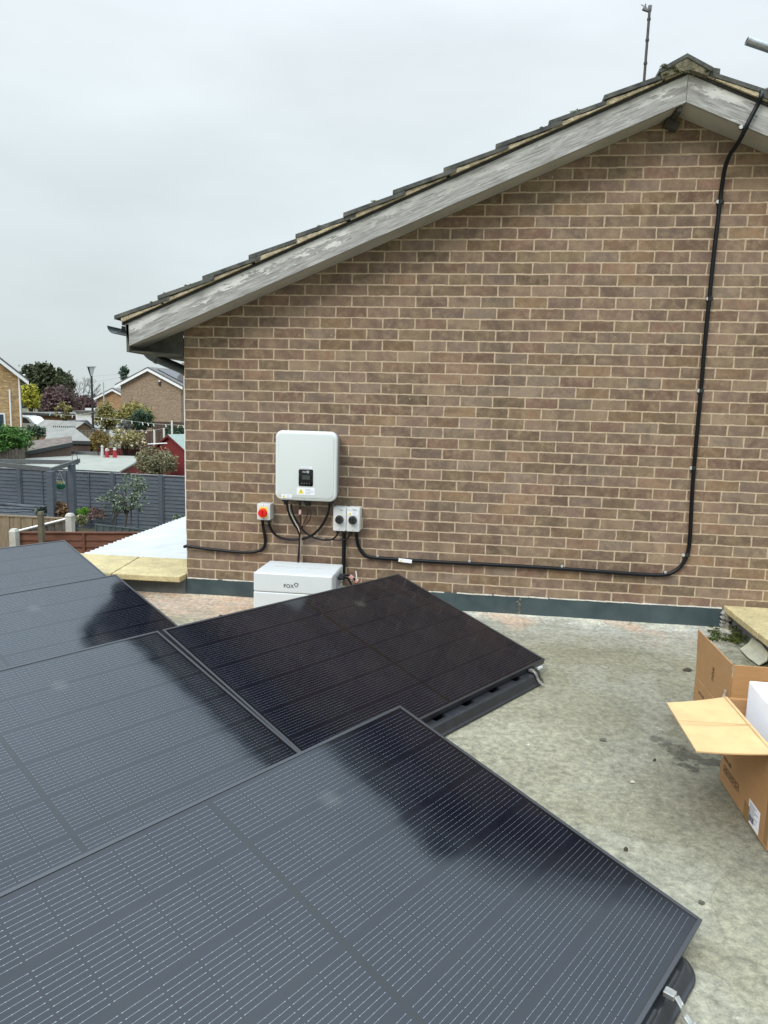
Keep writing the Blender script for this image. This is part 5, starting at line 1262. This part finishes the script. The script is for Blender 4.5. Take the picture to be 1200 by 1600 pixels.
e2 = quadshed('garden_shed', 'brown shed with worn grey felt roof between the lamp post and the conifer', [AT(69, 688, 29.5), AT(143, 689, 28.5), AT(116, 668, 31.0), AT(78, 668, 31.5)], 0, M_gft, M_brw)
a = AT(84, 668.2, 31.3); c = AT(117, 669, 31.0); b = MB()
for k in range(12): p_ = a.lerp(c, k/11); b.box(p_+Vector((0, 0, .05)), (.03, .03, .07))
b.build('ridge_spikes', M_ink, e2)
quadshed('garden_shed', 'low dark brown lean-to roof behind the pale shed roof at left', [AT(36, 706, 26.5), AT(113, 691, 27.5), AT(112, 681, 28.2), AT(38, 690, 28.0)], 0, mat('old_roof_boards', (.10, .075, .062), (.155, .12, .10), 5, .85, bump=.004), M_brw)
# hedge, conifer
pt('conifer_bush', 'bright green feathery conifer at the left edge below the brick house', -22, 663, 50, 712, 25.5, 7000, .055, L_con, ry=.75, trunk_r=.08, limbs=6, clump=.35, shell=.2, cat='bush')
pt('shrub', 'dull green shrub between the conifer and the sheds', 38, 664, 73, 684, 34, 1500, .06, L_dkg, trunk_r=.05, cat='bush')
b = MB(); 
for k in range(10): q = AT(-10+k*5.2, 712, 25.0); b.box((q.x, q.y, q.z-.25), (.11, .02, 1.0+random.uniform(-.1, .1)))
tag(b.build('old_fence_panel', mat('rotten_boards', (.09, .075, .06), (.05, .045, .035), 8, .9)), 'old dark boards under the conifer at the left edge', 'fence')

# hedges and shrubs right of the lamp
pt('shrub', 'yellow green shrub directly right of the lamp post', 147, 628, 186, 676, 46, 3600, .085, L_olive, cat='bush', trunk_r=.08)
pt('shrub', 'yellow topped shrub in front of the brown brick house', 182, 627, 240, 674, 45, 5200, .085, leafmat('yellow_olive', [(.27, .235, .07), (.38, .31, .09), (.18, .175, .06), (.14, .13, .06)]), cat='bush', trunk_r=.08)
pt('shrub', 'dark blue green bush below the yellow topped shrub', 203, 639, 240, 676, 38, 3400, .06, L_dkg, cat='bush')
pt('shrub', 'grey leafless bush left of the dark green bush', 184, 655, 208, 682, 36, 1500, .045, leafmat('grey_twigs', [(.13, .125, .12), (.2, .19, .18), (.09, .1, .07)]), cat='bush')
pt('rose_bush', 'straggly rose bush full of pale blooms, left of the red shed', 162, 668, 232, 702, 29, 3200, .045, L_rose, cat='bush', limbs=24, shell=.1)
pt('shrub', 'russet shrub at the foot of the lamp post', 140, 672, 172, 706, 28, 1900, .045, leafmat('rust_leaves', [(.22, .14, .04), (.16, .13, .05), (.28, .19, .06)]), cat='bush')
pt('golden_shrub', 'small orange gold shrub left of the red garden ornaments', 132, 688, 151, 707, 29, 800, .05, L_gold, cat='bush')
pt('shrub', 'dark green ivy mass above the red shed roof', 256, 664, 292, 684, 36, 1800, .055, L_dkg, cat='bush')
b = MB()
for k in range(16): q = AT(random.uniform(166, 230), random.uniform(672, 698), 28.3); foliage(b, q, (.05, .05, .05), 10, .045)
tag(b.build('rose_blooms', leafmat('pale_blooms', [(.7, .6, .45), (.8, .7, .6), (.6, .45, .3)])), 'pale cream blooms scattered over the rose bush', 'flowers')['kind'] = 'stuff'
pt('olive_shrub', 'round olive grey shrub between the pale shed roof and the red shed', 208, 699, 277, 744, 24.6, 5200, .042, leafmat('olive_shrub_leaves', [(.17, .165, .085), (.25, .225, .12), (.11, .11, .065), (.31, .255, .15)]), cat='bush', ry=.6)
# red fence + ornaments
a = AT(152, 699.5, 30); c = AT(262, 699, 29)
fence('red_fence', 'dark red fence behind the red garden ornaments', a, c, a.z, 1.9, M_redw, 'lap', 1.83, .09)
for (u_, w_, v0, v1, lab_, cm_) in ((159.5, 4.5, 697, 713, 'white ball headed garden ornament left of the two red ones', M_paper), (167, 5.5, 702, 714, 'left red garden ornament with a white head on the shed roof edge', M_red), (179, 5.5, 701, 714, 'right red garden ornament with a white head by the red fence', M_red)):
    a = AT(u_, v0, 27.4); c = AT(u_, v1, 27.4); r_ = w_/2*27.4/F; e_ = empty('garden_ornament', (a.x, a.y, c.z-1.4), lab_, 'ornament', 'garden ornaments on poles behind the pale shed roof')
    b = MB(); b.tube([(a.x, a.y, c.z-1.4), (a.x, a.y, c.z), (a.x, a.y, a.z-r_)], [r_*1.3, r_*1.3, r_*.7], 12); b.build('robe', M_robe if cm_ is M_red else mat('dull_white', (.5, .5, .47), rough=.8), e_, smooth=True)
    b = MB(); foliage(b, (a.x, a.y, a.z-r_*.4), (r_, r_, r_), 90, r_*.5); b.build('head', leafmat('white_tufts', [(.75, .7, .66), (.8, .78, .75)]), e_)
# washing lines
def wline(label, pts, D, pegs, pegc):
    P_ = [AT(u_, v_, D) for u_, v_ in pts]; e_ = empty('washing_line', P_[0], label, 'washing line'); b = MB(); sp_ = spline(P_, 6); b.tube(sp_, .005, 5); b.build('line', mat('pale_line', (.6, .6, .55), rough=.6), e_)
    for f_, col_ in pegs:
        q = sp_[int(f_*(len(sp_)-1))]; b = MB(); b.box(q-Vector((0, 0, .05)), (.028, .02, .12), Matrix.Rotation(random.uniform(-.5, .5), 3, 'Y')); b.build('peg', pegc[col_], e_)
PG = [M_whiteplastic, mat('cream_peg', (.7, .6, .42), rough=.5), mat('aqua_peg', (.35, .62, .62), rough=.5)]
wline('long washing line hung with white pegs, right of the lamp post', [(148, 652), (190, 656), (240, 662), (292, 665)], 30, [(.14, 0), (.17, 0), (.22, 0), (.38, 0), (.46, 0), (.59, 0), (.66, 0), (.70, 0), (.80, 0), (.93, 1), (.96, 1)], PG)
wline('washing line with pale pegs left of the lamp post', [(40, 643), (78, 646), (113, 649), (146, 644)], 33, [(.38, 2), (.52, 2), (.72, 0)], PG)
wline('lower line strung from the lamp post to short white posts', [(143, 670), (163, 672), (205, 673.5), (241, 672), (256, 669)], 29.5, [], PG)
for i, (u_, v0, v1, lab_) in enumerate(((163.5, 671, 684, 'short white line post right of the lamp post'), (241, 671.5, 690, 'white line post left of the red shed gable'), (256, 669, 682, 'thin cream post above the red shed'), (268.5, 657, 672, 'white post at the right end of the washing line'))):
    a = AT(u_, v0, 33.5); b = MB(); b.bbox((a.x-.035, a.y-.03, gz(a.x, a.y)), (a.x+.035, a.y+.03, a.z)); tag(b.build('line_post', mat('white_line_post', (.62, .60, .54), rough=.6)), lab_, 'post', 'white posts for the washing lines')
a = AT(226, 664, 34); c = AT(295, 668, 33); fence('back_fence', 'brown fence below the brown brick house', AT(196, 673, 37), AT(300, 677, 36), AT(196, 673, 37).z, 1.7, mat('dull_brown_fence', (.11, .07, .05), (.08, .05, .04), 4, .85), 'board', 1.83, .08)
fence('back_fence', 'dark fence strip under the far brown brick gable', AT(238, 659, 52), AT(300, 661.5, 52), AT(240, 659, 52).z, 1.6, M_brw, 'board', 1.83, .08)
fence('back_fence', 'pale weathered fence between lamp post and rose bush', AT(112, 672, 32), AT(168, 671, 31), AT(112, 672, 32).z, 1.7, mat('olive_brown_fence', (.16, .14, .095), (.11, .10, .075), 4, .85), 'board', 1.83, .08)
a = AT(231, 694, 28.6); c = AT(261, 692.5, 28.6); b = MB(); b.tube([a, c], .022, 6); tag(b.build('white_rail', M_whiteplastic), 'white rail on top of the red fence left of the red shed', 'rail')

# plants along the grey fence
e_b = AT(190, 822, 20.4)
stt = tree('standard_tree', 'small grey green tree with two round heads in front of the slate grey fence', (e_b.x, e_b.y, G+.1), [(AT(205, 768, 20.4), (.48, .34, .42)), (AT(212, 755, 20.4), (.36, .3, .36)), (AT(176, 785, 20.5), (.36, .28, .30)), (AT(208, 790, 20.4), (.42, .3, .24))], 2700, .036, L_grey, trunk_r=.035, limbs=16, clump=.3, shell=.1)
a0 = AT(178, 822, 20.5); b = MB(); b.tube(spline([(a0.x, a0.y, G+.1), AT(176, 812, 20.5), AT(184, 802, 20.5), AT(176, 790, 20.5)], 5), .025, 7); b.tube(spline([AT(205, 822, 20.4), AT(205, 800, 20.4), AT(206, 770, 20.4)], 5), .02, 7); b.tube(spline([AT(184, 803, 20.5), AT(192, 800, 20.5), AT(198, 806, 20.5)], 4), .015, 6)
b.build('stem', M_bark, stt, smooth=True)
pt('low_shrub', 'bright lime green mound in front of the grey fence post', 119, 791, 139, 808, 20.8, 900, .04, leafmat('lime_leaves', [(.10, .24, .02), (.16, .33, .03), (.06, .14, .02)]), cat='bush', trunk=False)
pt('low_shrub', 'variegated cream and green shrub beneath the lime mound', 116, 803, 138, 822, 19.8, 900, .045, leafmat('variegated', [(.30, .30, .14), (.10, .13, .05), (.42, .40, .24), (.06, .07, .03)]), cat='bush', trunk=False)
pt('low_shrub', 'dark rounded potted shrub beside the left pergola post', 53, 790, 77, 808, 20.9, 700, .05, leafmat('dark_pot_leaves', [(.03, .045, .035), (.06, .08, .06), (.14, .16, .16)]), cat='bush', trunk=False)
pt('ornamental_grass', 'reddish spiky grass between the pergola posts', 86, 782, 107, 808, 20.7, 700, .06, L_brown, cat='plant', trunk=False)
pt('low_shrub', 'small grey plant at the foot of the grey fence by the white roof', 266, 801, 283, 816, 19.2, 400, .04, L_grey, cat='bush', trunk=False)
b = MB()
for k in range(60): q = PZ(random.uniform(80, 160), random.uniform(815, 832), G+.1); foliage(b, (q.x, q.y, G+.6), (.28, .28, .12), 26, .05)
tag(b.build('groundcover', leafmat('red_brown_groundcover', [(.12, .06, .05), (.17, .09, .075), (.08, .05, .04), (.10, .09, .05)])), 'reddish brown low planting behind the red brown fence', 'ground cover')['kind'] = 'stuff'
A_ = AT(150, 820.5, 19.3); B_ = AT(240, 824.5, 18.6)
fence('low_edging_fence', 'low dark edging fence before the slate grey fence', A_, B_, A_.z, .5, mat('dark_edging', (.035, .05, .052), (.06, .075, .075), 5, .8), 'board', .6, .05)
